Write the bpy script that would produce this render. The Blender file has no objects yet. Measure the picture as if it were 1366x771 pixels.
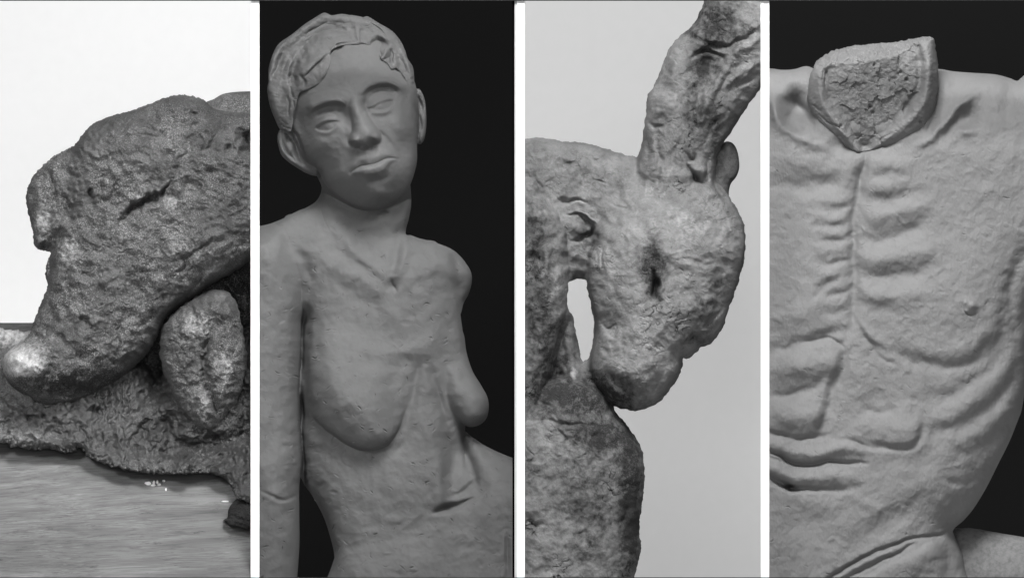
import bpy, math, numpy as np
# ------------------------------------------------------------------ camera, world, lights
scn = bpy.context.scene
COL = scn.collection
CAM_D = 40.0
cam_d = bpy.data.cameras.new('camera'); cam = bpy.data.objects.new('camera', cam_d); COL.objects.link(cam)
cam.location = (0, -CAM_D, 0); cam.rotation_euler = (math.radians(90), 0, 0)
cam_d.sensor_width = 36; cam_d.lens = 36*(CAM_D-0.17)/1.366; cam_d.clip_start = 1; cam_d.clip_end = 200
scn.camera = cam
w = bpy.data.worlds.new('World'); scn.world = w; w.use_nodes = True
w.node_tree.nodes['Background'].inputs[0].default_value = (1, 1, 1, 1)
w.node_tree.nodes['Background'].inputs[1].default_value = 0.13
scn.view_settings.view_transform = 'Standard'; scn.view_settings.look = 'None'
scn.view_settings.exposure = 0; scn.view_settings.gamma = 1
scn.render.resolution_x = 1024; scn.render.resolution_y = 577

def area(name, loc, target, size, sizey, power, spread=180):
    l = bpy.data.lights.new(name, 'AREA'); l.shape = 'RECTANGLE'; l.size = size; l.size_y = sizey
    l.energy = power; l.spread = math.radians(spread)
    o = bpy.data.objects.new(name, l); COL.objects.link(o); o.location = loc
    d = np.array(target, float)-np.array(loc, float)
    from mathutils import Vector
    o.rotation_euler = Vector(d).to_track_quat('-Z', 'Y').to_euler()
    return o
# one big soft studio light overhead, and gridded soft boxes aimed at single bays
area('softbox', (0.15, -1.9, 2.3), (0, 0, 0), 1.0, 0.7, 160)
area('grid_softbox_woman', (1.3, -2.0, 1.9), (-.17, 0, .05), .5, .5, .9, 22)
area('grid_softbox_torso', (-0.45, -1.9, 2.2), (.52, 0, 0), .6, .6, .5, 26)
area('grid_softbox_animal', (-1.5, -2.4, 1.0), (-.54, 0, -.05), .5, .5, 1.5, 24)
# low soft fill in front so the frame and the pale backdrops read white
area('fill_softbox', (-0.3, -5.0, 0.3), (0, 0, 0), 1.2, 1.0, 52)

# ------------------------------------------------------------------ helpers
def X(u): return (u-683.0)/1000
def Z(v): return (385.5-v)/1000

def tag(o, label=None, cat=None, group=None, kind=None):
    if label: o['label'] = label
    if cat: o['category'] = cat
    if group: o['group'] = group
    if kind: o['kind'] = kind
    return o

def empty(name, loc):
    o = bpy.data.objects.new(name, None); COL.objects.link(o); o.location = loc; o.empty_display_size = .05
    return o

def link(name, me, mat, parent=None, smooth=True):
    o = bpy.data.objects.new(name, me); COL.objects.link(o)
    if mat: me.materials.append(mat)
    if parent:
        o.parent = parent; o.location = -parent.location
    if smooth: me.polygons.foreach_set('use_smooth', [True]*len(me.polygons))
    return o

def box(name, x0, x1, y0, y1, z0, z1, mat, parent=None, bev=0.0008):
    import bmesh
    bm = bmesh.new(); bmesh.ops.create_cube(bm, size=1)
    for v in bm.verts:
        v.co.x = x0 if v.co.x < 0 else x1; v.co.y = y0 if v.co.y < 0 else y1; v.co.z = z0 if v.co.z < 0 else z1
    if bev: bmesh.ops.bevel(bm, geom=bm.edges[:], offset=bev, segments=2, affect='EDGES', profile=.6)
    me = bpy.data.meshes.new(name); bm.to_mesh(me); bm.free()
    return link(name, me, mat, parent, False)

# ---- curves ----
def spline(P, n=6, closed=False):
    P = np.array(P, float)
    if len(P) < 3: 
        t = np.linspace(0, 1, n*2)[:, None]; return P[0]*(1-t)+P[-1]*t
    out = []
    N = len(P)
    for i in range(N if closed else N-1):
        if closed: p0, p1, p2, p3 = P[i-1], P[i], P[(i+1) % N], P[(i+2) % N]
        else: p0, p1, p2, p3 = P[max(i-1, 0)], P[i], P[i+1], P[min(i+2, N-1)]
        t = np.linspace(0, 1, n, endpoint=False)[:, None]
        out.append(.5*((2*p1)+(-p0+p2)*t+(2*p0-5*p1+4*p2-p3)*t*t+(-p0+3*p1-3*p2+p3)*t**3))
    if not closed: out.append(P[-1:])
    return np.concatenate(out)

def bilin(A, fu, fv):
    h, w_ = A.shape
    fu = np.clip(fu, 0, w_-1.001); fv = np.clip(fv, 0, h-1.001)
    iu = fu.astype(np.int32); iv = fv.astype(np.int32); a = (fu-iu).astype(np.float32); b = (fv-iv).astype(np.float32)
    return (A[iv, iu]*(1-a)+A[iv, iu+1]*a)*(1-b)+(A[iv+1, iu]*(1-a)+A[iv+1, iu+1]*a)*b

def blur(A, s):
    if s <= 0: return A
    r = int(math.ceil(3*s)); k = np.exp(-.5*(np.arange(-r, r+1)/s)**2); k /= k.sum(); k = k.astype(np.float32)
    B = np.pad(A, ((r, r), (0, 0)), 'edge'); C = sum(k[i]*B[i:i+A.shape[0]] for i in range(2*r+1))
    B = np.pad(C, ((0, 0), (r, r)), 'edge'); return sum(k[i]*B[:, i:i+A.shape[1]] for i in range(2*r+1))

class Grid:
    """a sculpting sheet: heights towards the viewer in mm over a (u, v) plane in mm"""
    def __init__(g, u0, u1, v0, v1, s, seed=1):
        g.u0, g.u1, g.v0, g.v1, g.s = u0, u1, v0, v1, s
        g.nu = int(round((u1-u0)/s))+1; g.nv = int(round((v1-v0)/s))+1
        g.us = np.linspace(u0, u1, g.nu).astype(np.float32); g.vs = np.linspace(v0, v1, g.nv).astype(np.float32)
        g.U, g.V = np.meshgrid(g.us, g.vs); g.H = np.full(g.U.shape, -400., np.float32)
        g.rng = np.random.default_rng(seed)
    def sd(g, poly, n=6, sharp=False, c=2.0):
        P = np.array(poly, float) if sharp else spline(poly, n, True)
        nu = int((g.u1-g.u0)/c)+2; nv = int((g.v1-g.v0)/c)+2
        U, V = np.meshgrid(g.u0+c*np.arange(nu), g.v0+c*np.arange(nv))
        A = P; B = np.roll(P, -1, 0)
        best = np.full(U.shape, 1e9, np.float32); ins = np.zeros(U.shape, bool)
        for (ax, ay), (bx, by) in zip(A, B):
            dx, dy = bx-ax, by-ay; L = dx*dx+dy*dy
            if L < 1e-9: continue
            t = np.clip(((U-ax)*dx+(V-ay)*dy)/L, 0, 1)
            np.minimum(best, (U-ax-t*dx)**2+(V-ay-t*dy)**2, out=best)
            if ay != by:
                c1 = (V >= min(ay, by)) & (V < max(ay, by))
                ins ^= c1 & (U < ax+(V-ay)/dy*dx)
        d = np.sqrt(best).astype(np.float32)*np.where(ins, 1, -1)
        return bilin(d, (g.U-g.u0)/c, (g.V-g.v0)/c).astype(np.float32)
    def layer(g, poly, w0, T, R, n=6, bl=0, sharp=False, slope=3, p=2.0):
        d = g.sd(poly, n, sharp) if not isinstance(poly, np.ndarray) else poly
        db = blur(d, bl/g.s) if bl else d
        a = np.clip(1-np.maximum(db, 0)/R, 0, 1)
        h = w0+T*np.power(np.maximum(1-a**p, 0), 1/p)
        return np.where(d < 0, h+slope*d, h).astype(np.float32), d
    def win(g, u0, u1, v0, v1):
        i0 = max(0, int((v0-g.v0)/g.s)); i1 = min(g.nv, int((v1-g.v0)/g.s)+2)
        j0 = max(0, int((u0-g.u0)/g.s)); j1 = min(g.nu, int((u1-g.u0)/g.s)+2)
        if i1 <= i0 or j1 <= j0: return None
        return slice(i0, i1), slice(j0, j1)
    def path(g, pts, m, n=5):
        """distance, side and interpolated (width, depth) to a polyline of (u, v[, w, d])"""
        P = spline(np.array(pts, float), n)
        w_ = g.win(P[:, 0].min()-m, P[:, 0].max()+m, P[:, 1].min()-m, P[:, 1].max()+m)
        if w_ is None: return None
        U, V = g.U[w_], g.V[w_]
        best = np.full(U.shape, 1e9, np.float32); side = np.zeros(U.shape, np.float32)
        par = [np.zeros(U.shape, np.float32) for _ in range(P.shape[1]-2)]
        for A, B in zip(P[:-1], P[1:]):
            dx, dy = B[0]-A[0], B[1]-A[1]; L = dx*dx+dy*dy
            if L < 1e-9: continue
            t = np.clip(((U-A[0])*dx+(V-A[1])*dy)/L, 0, 1)
            ex = U-A[0]-t*dx; ey = V-A[1]-t*dy; dd = ex*ex+ey*ey; m_ = dd < best
            best = np.where(m_, dd, best); side = np.where(m_, np.sign(dx*ey-dy*ex), side)
            for k in range(len(par)): par[k] = np.where(m_, A[2+k]*(1-t)+B[2+k]*t, par[k])
        return w_, np.sqrt(best), side, par
    def stroke(g, pts, w=3, d=-2, p=2.0, taper=True):
        """raised (d > 0) or carved (d < 0) line; w, d in mm, tapering at both ends"""
        P = np.array(pts, float)
        k = len(P); ta = np.ones(k)
        if taper: ta[0] = ta[-1] = 0.25 if k > 2 else .6
        P = np.column_stack([P[:, 0], P[:, 1], np.full(k, 1.)*np.asarray(w), ta*np.asarray(d)])
        r = g.path(P, 3.2*np.max(w))
        if r is None: return
        w_, D, s, (W, Dp) = r
        g.H[w_] += Dp*np.exp(-(D/np.maximum(W, .2))**p)
    def step(g, pts, h, wide, sharp=1.0, taper=True):
        """a fold: ground on the left-hand side of the path (seen in the picture: the side towards +90 deg, v down) is lifted by h and fades out over 'wide'"""
        P = np.array(pts, float); k = len(P); ta = np.ones(k)
        if taper: ta[0] = ta[-1] = 0
        P = np.column_stack([P[:, 0], P[:, 1], ta])
        r = g.path(P, 3*wide)
        if r is None: return
        w_, D, s, (T,) = r
        x = D*s
        g.H[w_] += h*T*np.where(x > 0, np.exp(-(x/wide)**2)*(1-np.exp(-(x/sharp))), 0)
    def section(g, pts, xs, hs, taper=.18, k=1.0, sc=None):
        """add a cross-section profile along a path; xs in mm from the path (negative = above a left-to-right path), tapering towards its ends"""
        P = np.array(pts, float); Q = spline(P, 6)
        s = np.concatenate([[0], np.cumsum(np.hypot(*np.diff(Q, axis=0).T))]); s /= s[-1]
        z = np.interp(np.linspace(0, 1, len(s)), np.linspace(0, 1, len(sc)), sc) if sc else np.ones(len(s))
        Q = np.column_stack([Q, s, z]); m = max(abs(min(xs)), max(xs))+1
        r = g.path(Q, m, 1)
        if r is None: return
        w_, D, sd, (T, Z_) = r
        h_ = np.interp(D*sd/Z_, xs, hs)*Z_; D = D/Z_
        t = ss(np.minimum(T, 1-T), 0, taper)
        dist_fall = 1-ss(D, m*.8, m)
        g.H[w_] += (k*h_*t*dist_fall).astype(np.float32)
    def warp(g, amp, scale, seed, d=None, oct=2):
        nu = g.noise(scale, oct, seed)*amp; nv = g.noise(scale, oct, seed+1)*amp
        if d is not None:
            m = ss(d, 3, 22); nu = nu*m; nv = nv*m
        g.H = bilin(g.H, (g.U+nu-g.u0)/g.s, (g.V+nv-g.v0)/g.s).astype(np.float32)
    def cracks(g, cell, width, depth, cover, seed, d=None, wob=.35, lev=0.0):
        """a broken network of cracks between irregular plates, plates at slightly different levels"""
        r = np.random.default_rng(seed)
        cu = int((g.u1-g.u0)/cell)+3; cv = int((g.v1-g.v0)/cell)+3
        ju = r.random((cv, cu)); jv = r.random((cv, cu)); L = r.normal(size=(cv, cu))
        wu = g.U-g.u0+g.noise(cell*.6, 2, seed+1)*cell*wob+cell; wv = g.V-g.v0+g.noise(cell*.6, 2, seed+2)*cell*wob+cell
        iu = np.clip((wu/cell).astype(int), 1, cu-2); iv = np.clip((wv/cell).astype(int), 1, cv-2)
        f1 = np.full(g.U.shape, 1e9, np.float32); f2 = f1.copy(); lv = np.zeros_like(f1)
        for a in (-1, 0, 1):
            for b in (-1, 0, 1):
                du = (iu+a+ju[iv+b, iu+a])*cell-wu; dv = (iv+b+jv[iv+b, iu+a])*cell-wv; q = np.hypot(du, dv)
                nw = q < f1; f2 = np.where(nw, f1, np.minimum(f2, q)); lv = np.where(nw, L[iv+b, iu+a], lv); f1 = np.where(nw, q, f1)
        e = f2-f1; m = ss(g.noise(cell*2.2, 2, seed+3), cover, cover+.5)
        if d is not None: m = m*ss(d, 0, 3)
        c = np.exp(-(e/width)**2)*m
        g.H -= (depth*c).astype(np.float32)
        if lev: g.H += (lev*lv*ss(e, 0, width*2)*(m*.7+.3)).astype(np.float32)
        return c.astype(np.float32)
    def crag(g, scale, amp, seed, d=None, octs=3):
        """ridged relief with sharp hollows"""
        h_ = 0; a_ = 1
        for o in range(octs):
            n = g.noise(scale/2**o, 1, seed+o); h_ = h_-a_*np.abs(n); a_ *= .5
        g.H += (amp*h_).astype(np.float32)
    def blob(g, u, v, ru, rv, h, ang=0, p=1.0):
        R = 3*max(ru, rv); w_ = g.win(u-R, u+R, v-R, v+R)
        if w_ is None: return
        a = math.radians(ang); c, s = math.cos(a), math.sin(a)
        x = g.U[w_]-u; y = g.V[w_]-v; X_ = (x*c-y*s)/ru; Y_ = (x*s+y*c)/rv   # ang counter-clockwise in the picture
        g.H[w_] += h*np.exp(-(X_*X_+Y_*Y_)**p)
    def noise(g, scale, octs=3, seed=0, gain=.5, su=1, sv=1):
        """gradient noise, every octave turned by its own angle so that no grid shows"""
        rng = np.random.default_rng(seed); out = 0; a = 1
        for o in range(octs):
            th = rng.uniform(0, math.pi) if su == sv else 0; c, s_ = math.cos(th), math.sin(th)
            x = (g.U-g.u0)/(scale*su)*2**o; y = (g.V-g.v0)/(scale*sv)*2**o
            fu = x*c-y*s_; fv = x*s_+y*c; fu = fu-fu.min()+rng.random()+1; fv = fv-fv.min()+rng.random()+1
            n1 = int(fu.max())+3; n0 = int(fv.max())+3
            ang = rng.uniform(0, 2*math.pi, (n0, n1)).astype(np.float32); GX, GY = np.cos(ang), np.sin(ang)
            iu = fu.astype(np.int32); iv = fv.astype(np.int32); p = (fu-iu).astype(np.float32); q = (fv-iv).astype(np.float32)
            a_ = p**3*(p*(6*p-15)+10); b_ = q**3*(q*(6*q-15)+10)
            d00 = GX[iv, iu]*p+GY[iv, iu]*q; d10 = GX[iv, iu+1]*(p-1)+GY[iv, iu+1]*q
            d01 = GX[iv+1, iu]*p+GY[iv+1, iu]*(q-1); d11 = GX[iv+1, iu+1]*(p-1)+GY[iv+1, iu+1]*(q-1)
            out = out+a*2.6*((d00*(1-a_)+d10*a_)*(1-b_)+(d01*(1-a_)+d11*a_)*b_)
            a *= gain
        return out.astype(np.float32)
    def nicks(g, n, L=(3, 9), w=(.5, 1.0), d=(.4, 1.4), mask=None, ang=None, spread=1.2, lip=.35):
        """tool marks: short shallow curved cuts with a pushed-up lip"""
        r = g.rng
        for _ in range(n):
            u = r.uniform(g.u0, g.u1); v = r.uniform(g.v0, g.v1)
            if mask is not None:
                i = min(g.nv-1, int((v-g.v0)/g.s)); j = min(g.nu-1, int((u-g.u0)/g.s))
                if mask[i, j] <= 0: continue
            a = (ang if ang is not None else 0)+r.normal()*spread
            l = r.uniform(*L)/2; bend = r.normal()*l*.35
            c, s = math.cos(a), math.sin(a)
            P = [(u-c*l, v-s*l), (u-s*bend, v+c*bend), (u+c*l, v+s*l)]
            dd = r.uniform(*d); ww = r.uniform(*w)
            g.stroke(P, ww, -dd)
            g.stroke([(x, y+ww*1.7) for x, y in P], ww*1.1, dd*lip)
    def patches(g, n, size, h, mask=None, seed=5):
        """flat dabs of clay pressed on with the thumb: cellular terraces"""
        r = np.random.default_rng(seed)
        for _ in range(n):
            u = r.uniform(g.u0, g.u1); v = r.uniform(g.v0, g.v1)
            if mask is not None:
                i = min(g.nv-1, int((v-g.v0)/g.s)); j = min(g.nu-1, int((u-g.u0)/g.s))
                if mask[i, j] <= 0: continue
            s = size*r.uniform(.5, 1.5)
            g.blob(u, v, s, s*r.uniform(.35, .8), h*r.normal(), r.uniform(0, 180), r.uniform(1, 2.4))
    def mesh(g, name, d, back, mat, parent=None, H=None, attrs=None, w0=0, Rb=None):
        """closed solid: sculpted front, rounded back; d is the signed distance to its outline"""
        H = g.H if H is None else H
        Rb = Rb or back
        a = np.clip(1-np.maximum(blur(d, 3), 0)/Rb, 0, 1); th = back*np.sqrt(np.maximum(1-a*a, 0))
        Hs = blur(H, 8/g.s); Bk = np.minimum(Hs-th, H-np.minimum(th, 6)-.3)
        ins = d > 0
        cell = ins[:-1, :-1] | ins[1:, :-1] | ins[:-1, 1:] | ins[1:, 1:]
        cell &= (d[:-1, :-1] > -2*g.s) & (d[1:, 1:] > -2*g.s)
        gv, gu = np.gradient(blur(d, .8), g.s)
        nrm = np.maximum(np.hypot(gu, gv), .3); 
        out = d < 0
        U = np.where(out, g.U-np.clip(d, -2*g.s, 0)*gu/nrm, g.U); V = np.where(out, g.V-np.clip(d, -2*g.s, 0)*gv/nrm, g.V)
        use = np.zeros(d.shape, bool)
        use[:-1, :-1] |= cell; use[1:, :-1] |= cell; use[:-1, 1:] |= cell; use[1:, 1:] |= cell
        idx = np.full(d.shape, -1, np.int64); nF = int(use.sum()); idx[use] = np.arange(nF)
        xs = (U[use]-683)/1000; zs = (385.5-V[use])/1000
        F = np.column_stack([xs, -(H[use])/1000, zs]); B = np.column_stack([xs, -(Bk[use])/1000, zs])
        co = np.concatenate([F, B]).astype(np.float32)
        a_, b_, c_, e_ = idx[:-1, :-1][cell], idx[1:, :-1][cell], idx[1:, 1:][cell], idx[:-1, 1:][cell]
        q = np.column_stack([a_, b_, c_, e_]); qb = np.column_stack([a_, e_, c_, b_])+nF
        cp = np.pad(cell, 1); ws = []
        up = cell & ~cp[:-2, 1:-1]; dn = cell & ~cp[2:, 1:-1]; lf = cell & ~cp[1:-1, :-2]; rt = cell & ~cp[1:-1, 2:]
        I = idx
        for m, p0, p1 in ((up, I[:-1, 1:], I[:-1, :-1]), (dn, I[1:, :-1], I[1:, 1:]), (lf, I[:-1, :-1], I[1:, :-1]), (rt, I[1:, 1:], I[:-1, 1:])):
            A_, B_ = p0[m], p1[m]; ws.append(np.column_stack([B_, A_, A_+nF, B_+nF]))
        quads = np.concatenate([q, qb]+ws).astype(np.int32)
        me = bpy.data.meshes.new(name)
        me.vertices.add(len(co)); me.vertices.foreach_set('co', co.ravel())
        me.loops.add(quads.size); me.loops.foreach_set('vertex_index', quads.ravel())
        me.polygons.add(len(quads)); me.polygons.foreach_set('loop_start', np.arange(0, quads.size, 4, dtype=np.int32))
        me.update(calc_edges=True)
        for k, A in (attrs or {}).items():
            at = me.attributes.new(k, 'FLOAT', 'POINT'); vals = A[use].astype(np.float32)
            at.data.foreach_set('value', np.concatenate([vals, vals]))
        return link(name, me, mat, parent)

def smax(A, B, k):
    k = np.maximum(k, .01)
    h = np.clip(.5+.5*(A-B)/k, 0, 1)
    return (B*(1-h)+A*h+k*h*(1-h)).astype(np.float32)
def ss(x, a, b):
    t = np.clip((x-a)/(b-a), 0, 1); return t*t*(3-2*t)

# ------------------------------------------------------------------ materials
def nodes(name):
    m = bpy.data.materials.new(name); m.use_nodes = True; nt = m.node_tree
    return m, nt, nt.nodes['Principled BSDF']
def N(nt, t, **kw):
    n = nt.nodes.new(t)
    for k, v in kw.items():
        if k.startswith('i_'): n.inputs[k[2:].replace('_', ' ')].default_value = v
        else: setattr(n, k, v)
    return n
def ramp(nt, src, stops):
    r = nt.nodes.new('ShaderNodeValToRGB'); nt.links.new(src, r.inputs[0])
    e = r.color_ramp.elements
    while len(e) < len(stops): e.new(.5)
    for el, (p, c) in zip(e, stops): el.position = p; el.color = (c, c, c, 1)
    return r.outputs[0]
def mix(nt, fac, a, b, mode='MIX'):
    m = nt.nodes.new('ShaderNodeMix'); m.data_type = 'RGBA'; m.blend_type = mode
    for s, i in ((fac, 0), (a, 6), (b, 7)):
        if hasattr(s, 'is_linked'): nt.links.new(s, m.inputs[i])
        else: m.inputs[i].default_value = s if i == 0 else (s, s, s, 1)
    return m.outputs[2]
def plain(name, c, rough=.7, spec=.3):
    m, nt, b = nodes(name); b.inputs['Base Color'].default_value = (c, c, c, 1); b.inputs['Roughness'].default_value = rough
    b.inputs['Specular IOR Level'].default_value = spec
    return m

def clay(name, base, var=.12, rough=.75, spec=.25, bump=.35, grain=900, crack=0.0, speck=0.0, dark=0.2, pale=1.8, speckp=2.2, dots=.25):
    """clay / plaster: soft tonal variation, fine grain bump, pits, hairline cracks; 'dark' and 'pale' attributes are patina"""
    m, nt, b = nodes(name); L = nt.links.new
    tc = N(nt, 'ShaderNodeTexCoord'); co = tc.outputs['Object']
    n1 = N(nt, 'ShaderNodeTexNoise', i_Scale=22.0, i_Detail=5.0, i_Roughness=.6); L(co, n1.inputs['Vector'])
    n2 = N(nt, 'ShaderNodeTexNoise', i_Scale=160.0, i_Detail=4.0, i_Roughness=.65); L(co, n2.inputs['Vector'])
    n3 = N(nt, 'ShaderNodeTexNoise', i_Scale=float(grain), i_Detail=3.0); L(co, n3.inputs['Vector'])
    c = ramp(nt, n1.outputs[0], [(.3, base*(1-var)), (.7, base*(1+var))])
    c = mix(nt, 1.0, c, ramp(nt, n2.outputs[0], [(.3, 1-var*.8), (.7, 1.0)]), 'MULTIPLY')
    ad = N(nt, 'ShaderNodeAttribute', attribute_name='dark'); ap = N(nt, 'ShaderNodeAttribute', attribute_name='pale')
    def noisy(fac, n, lo, hi):
        a = N(nt, 'ShaderNodeMath', operation='ADD'); L(fac, a.inputs[0]); L(n.outputs[0], a.inputs[1])
        r = N(nt, 'ShaderNodeMapRange'); L(a.outputs[0], r.inputs[0]); r.inputs[1].default_value = lo; r.inputs[2].default_value = hi
        return r.outputs[0]
    c = mix(nt, noisy(ad.outputs['Fac'], n2, .72, 1.25), c, base*dark)
    c = mix(nt, noisy(ap.outputs['Fac'], n2, .75, 1.3), c, min(.9, base*pale))
    if speck:
        n4 = N(nt, 'ShaderNodeTexNoise', i_Scale=560.0, i_Detail=2.0, i_Roughness=.7); L(co, n4.inputs['Vector'])
        n5 = N(nt, 'ShaderNodeTexNoise', i_Scale=14.0, i_Detail=3.0); L(co, n5.inputs['Vector'])
        s = ramp(nt, n4.outputs[0], [(.5, 0), (.66, 1)])
        s = mix(nt, 1.0, s, ramp(nt, n5.outputs[0], [(.36, .15), (.66, 1)]), 'MULTIPLY')
        mm = N(nt, 'ShaderNodeMath', operation='MULTIPLY', use_clamp=True); L(s, mm.inputs[0]); mm.inputs[1].default_value = speck
        c = mix(nt, mm.outputs[0], c, min(.9, base*speckp))
        s2 = ramp(nt, n4.outputs[0], [(.34, 1), (.45, 0)])
        mm2 = N(nt, 'ShaderNodeMath', operation='MULTIPLY', use_clamp=True); L(s2, mm2.inputs[0]); mm2.inputs[1].default_value = speck*.8
        c = mix(nt, mm2.outputs[0], c, base*.35)
    # small pits
    vo = N(nt, 'ShaderNodeTexVoronoi', i_Scale=75.0); L(co, vo.inputs['Vector'])
    pit = ramp(nt, vo.outputs['Distance'], [(.035, 1), (.075, 0)])
    pm = N(nt, 'ShaderNodeMath', operation='MULTIPLY'); L(pit, pm.inputs[0]); pm.inputs[1].default_value = dots*2
    c = mix(nt, pm.outputs[0], c, base*.25)
    h = N(nt, 'ShaderNodeMath', operation='MULTIPLY_ADD'); L(n3.outputs[0], h.inputs[0]); h.inputs[1].default_value = .35; L(n2.outputs[0], h.inputs[2])
    hh = N(nt, 'ShaderNodeMath', operation='MULTIPLY_ADD'); L(pit, hh.inputs[0]); hh.inputs[1].default_value = -.8; L(h.outputs[0], hh.inputs[2])
    last = hh.outputs[0]
    if crack:
        nw = N(nt, 'ShaderNodeTexNoise', i_Scale=40.0, i_Detail=3.0); L(co, nw.inputs['Vector'])
        vm = N(nt, 'ShaderNodeVectorMath', operation='MULTIPLY_ADD'); L(nw.outputs['Color'], vm.inputs[0]); vm.inputs[1].default_value = (.03,)*3; L(co, vm.inputs[2])
        vc = N(nt, 'ShaderNodeTexVoronoi', feature='DISTANCE_TO_EDGE', i_Scale=38.0); L(vm.outputs[0], vc.inputs['Vector'])
        nm = N(nt, 'ShaderNodeTexNoise', i_Scale=18.0, i_Detail=2.0); L(co, nm.inputs['Vector'])
        k = ramp(nt, vc.outputs['Distance'], [(.0, 1), (.035, 0)])
        k = mix(nt, 1.0, k, ramp(nt, nm.outputs[0], [(.52, 0), (.6, 1)]), 'MULTIPLY')
        km = N(nt, 'ShaderNodeMath', operation='MULTIPLY', use_clamp=True); L(k, km.inputs[0]); km.inputs[1].default_value = crack
        c = mix(nt, km.outputs[0], c, base*.2)
        h3 = N(nt, 'ShaderNodeMath', operation='MULTIPLY_ADD'); L(km.outputs[0], h3.inputs[0]); h3.inputs[1].default_value = -1.2; L(last, h3.inputs[2]); last = h3.outputs[0]
    bp = N(nt, 'ShaderNodeBump'); bp.inputs['Strength'].default_value = bump; bp.inputs['Distance'].default_value = .002
    L(last, bp.inputs['Height']); L(bp.outputs[0], b.inputs['Normal'])
    L(c, b.inputs['Base Color']); b.inputs['Roughness'].default_value = rough; b.inputs['Specular IOR Level'].default_value = spec
    return m
# ------------------------------------------------------------------ the setting: backdrops, floor, the added gap frame
M_white = plain('frame_white', .93, .6, .2)
M_black = plain('frame_dark', .012, .6, .2)
M_edge = plain('frame_black_edge', .001, .9, .0)
def backdrop_mat(name, c, amp=.03, grad=None):
    m, nt, b = nodes(name); L = nt.links.new
    tc = N(nt, 'ShaderNodeTexCoord'); n = N(nt, 'ShaderNodeTexNoise', i_Scale=60.0, i_Detail=6.0); L(tc.outputs['Object'], n.inputs['Vector'])
    L(ramp(nt, n.outputs[0], [(.3, c*(1-amp)), (.7, c*(1+amp))]), b.inputs['Base Color'])
    b.inputs['Roughness'].default_value = .9; b.inputs['Specular IOR Level'].default_value = .05
    return m
YB = 0.95
def bx(u): return (u-683.0)/1000*(CAM_D+YB)/(CAM_D-.17)     # where the sight line past a divider meets the backdrops
for a, b_, c, nm in ((-40, 341, .72, 'pale paper'), (341, 690, .0045, 'black cloth'), (690, 1020, .47, 'grey paper'), (1020, 1400, .0085, 'charcoal cloth')):
    o = box('backdrop', bx(a), bx(b_), YB, YB+.012, -.44, .48, backdrop_mat('backdrop_'+nm.replace(' ', '_'), c, .01))
    tag(o, kind='structure', label='flat %s backdrop board standing behind a sculpture' % nm)
o = box('floor', -1.2, 1.2, -.6, 1.4, -.52, -.44, plain('floor_grey', .5)); tag(o, kind='structure')

fr = empty('gap_frame', (0, -.17, -.44))  # added frame: blank gaps and border lines between four views, built as boards
tag(fr, 'added white frame of upright dividers with thin dark rails, standing in for the gaps between four separate views', 'frame')
YF0, YF1 = -.185, -.170
for a, b_ in ((334.6, 346), (689.3, 700), (1014.8, 1026)):
    box('divider', X(a), X(b_), YF0, YF1, -.3840, .3838, M_white, fr, .0003)
box('divider_edge', X(683.6), X(686.2), YF0+.002, YF1, -.384, .3838, M_edge, fr, .0002)
box('gap_strip', X(686.4), X(689.1), YF0+.001, YF1, -.384, .3838, plain('trim_grey', .4), fr, .0002)  # sliver of a neighbouring view's edge, built as a strip
box('border_rail', -.74, .74, YF0-.004, YF1, .3838, .3885, M_black, fr, .0003)
box('border_rail', -.74, .74, YF0-.004, YF1, -.44, -.3840, M_black, fr, .0003)
# ------------------------------------------------------------------ bay 1: weathered animal-like sculpture on a wooden board
A0, A1 = -12, 340
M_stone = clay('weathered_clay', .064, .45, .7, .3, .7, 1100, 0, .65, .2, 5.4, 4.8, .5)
M_slab = clay('slab_clay', .056, .4, .62, .4, .45, 900, 0, .4, .25, 5.0, 4.0, .5)
M_frag = clay('fragment_clay', .022, .4, .8, .2, .6, 900, 0, .3, .3, 3.0, 3.0, .3)
s1 = empty('animal_sculpture', (X(170), 0, Z(630)))
tag(s1, 'dark weathered clay animal with a blunt pale snout, slumped on a wooden board', 'sculpture')
# back lump at the top right
g = Grid(170, A1, 100, 540, 1.0, 3)
P = [(262, 175), (268, 140), (283, 131), (296, 124), (318, 121), (345, 121), (380, 125), (400, 240), (400, 520), (260, 520), (190, 480), (200, 400), (262, 300)]
g.H, d = g.layer(P, -60, 40, 45); g.H += g.noise(9, 3, 2)*.8-22*ss(g.V, 300, 360)
for c_ in ([(300, 372), (310, 390), (324, 400), (326, 430)], [(318, 376), (326, 384), (330, 400)], [(300, 380), (292, 372)]): g.stroke(c_, 5, 9)
g.mesh('haunch', d, 50, M_stone, s1, attrs={'dark': .75*ss(g.V, 330, 370), 'pale': d*0})  # lower part painted dark for the shade in the hollow behind the limb
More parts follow.
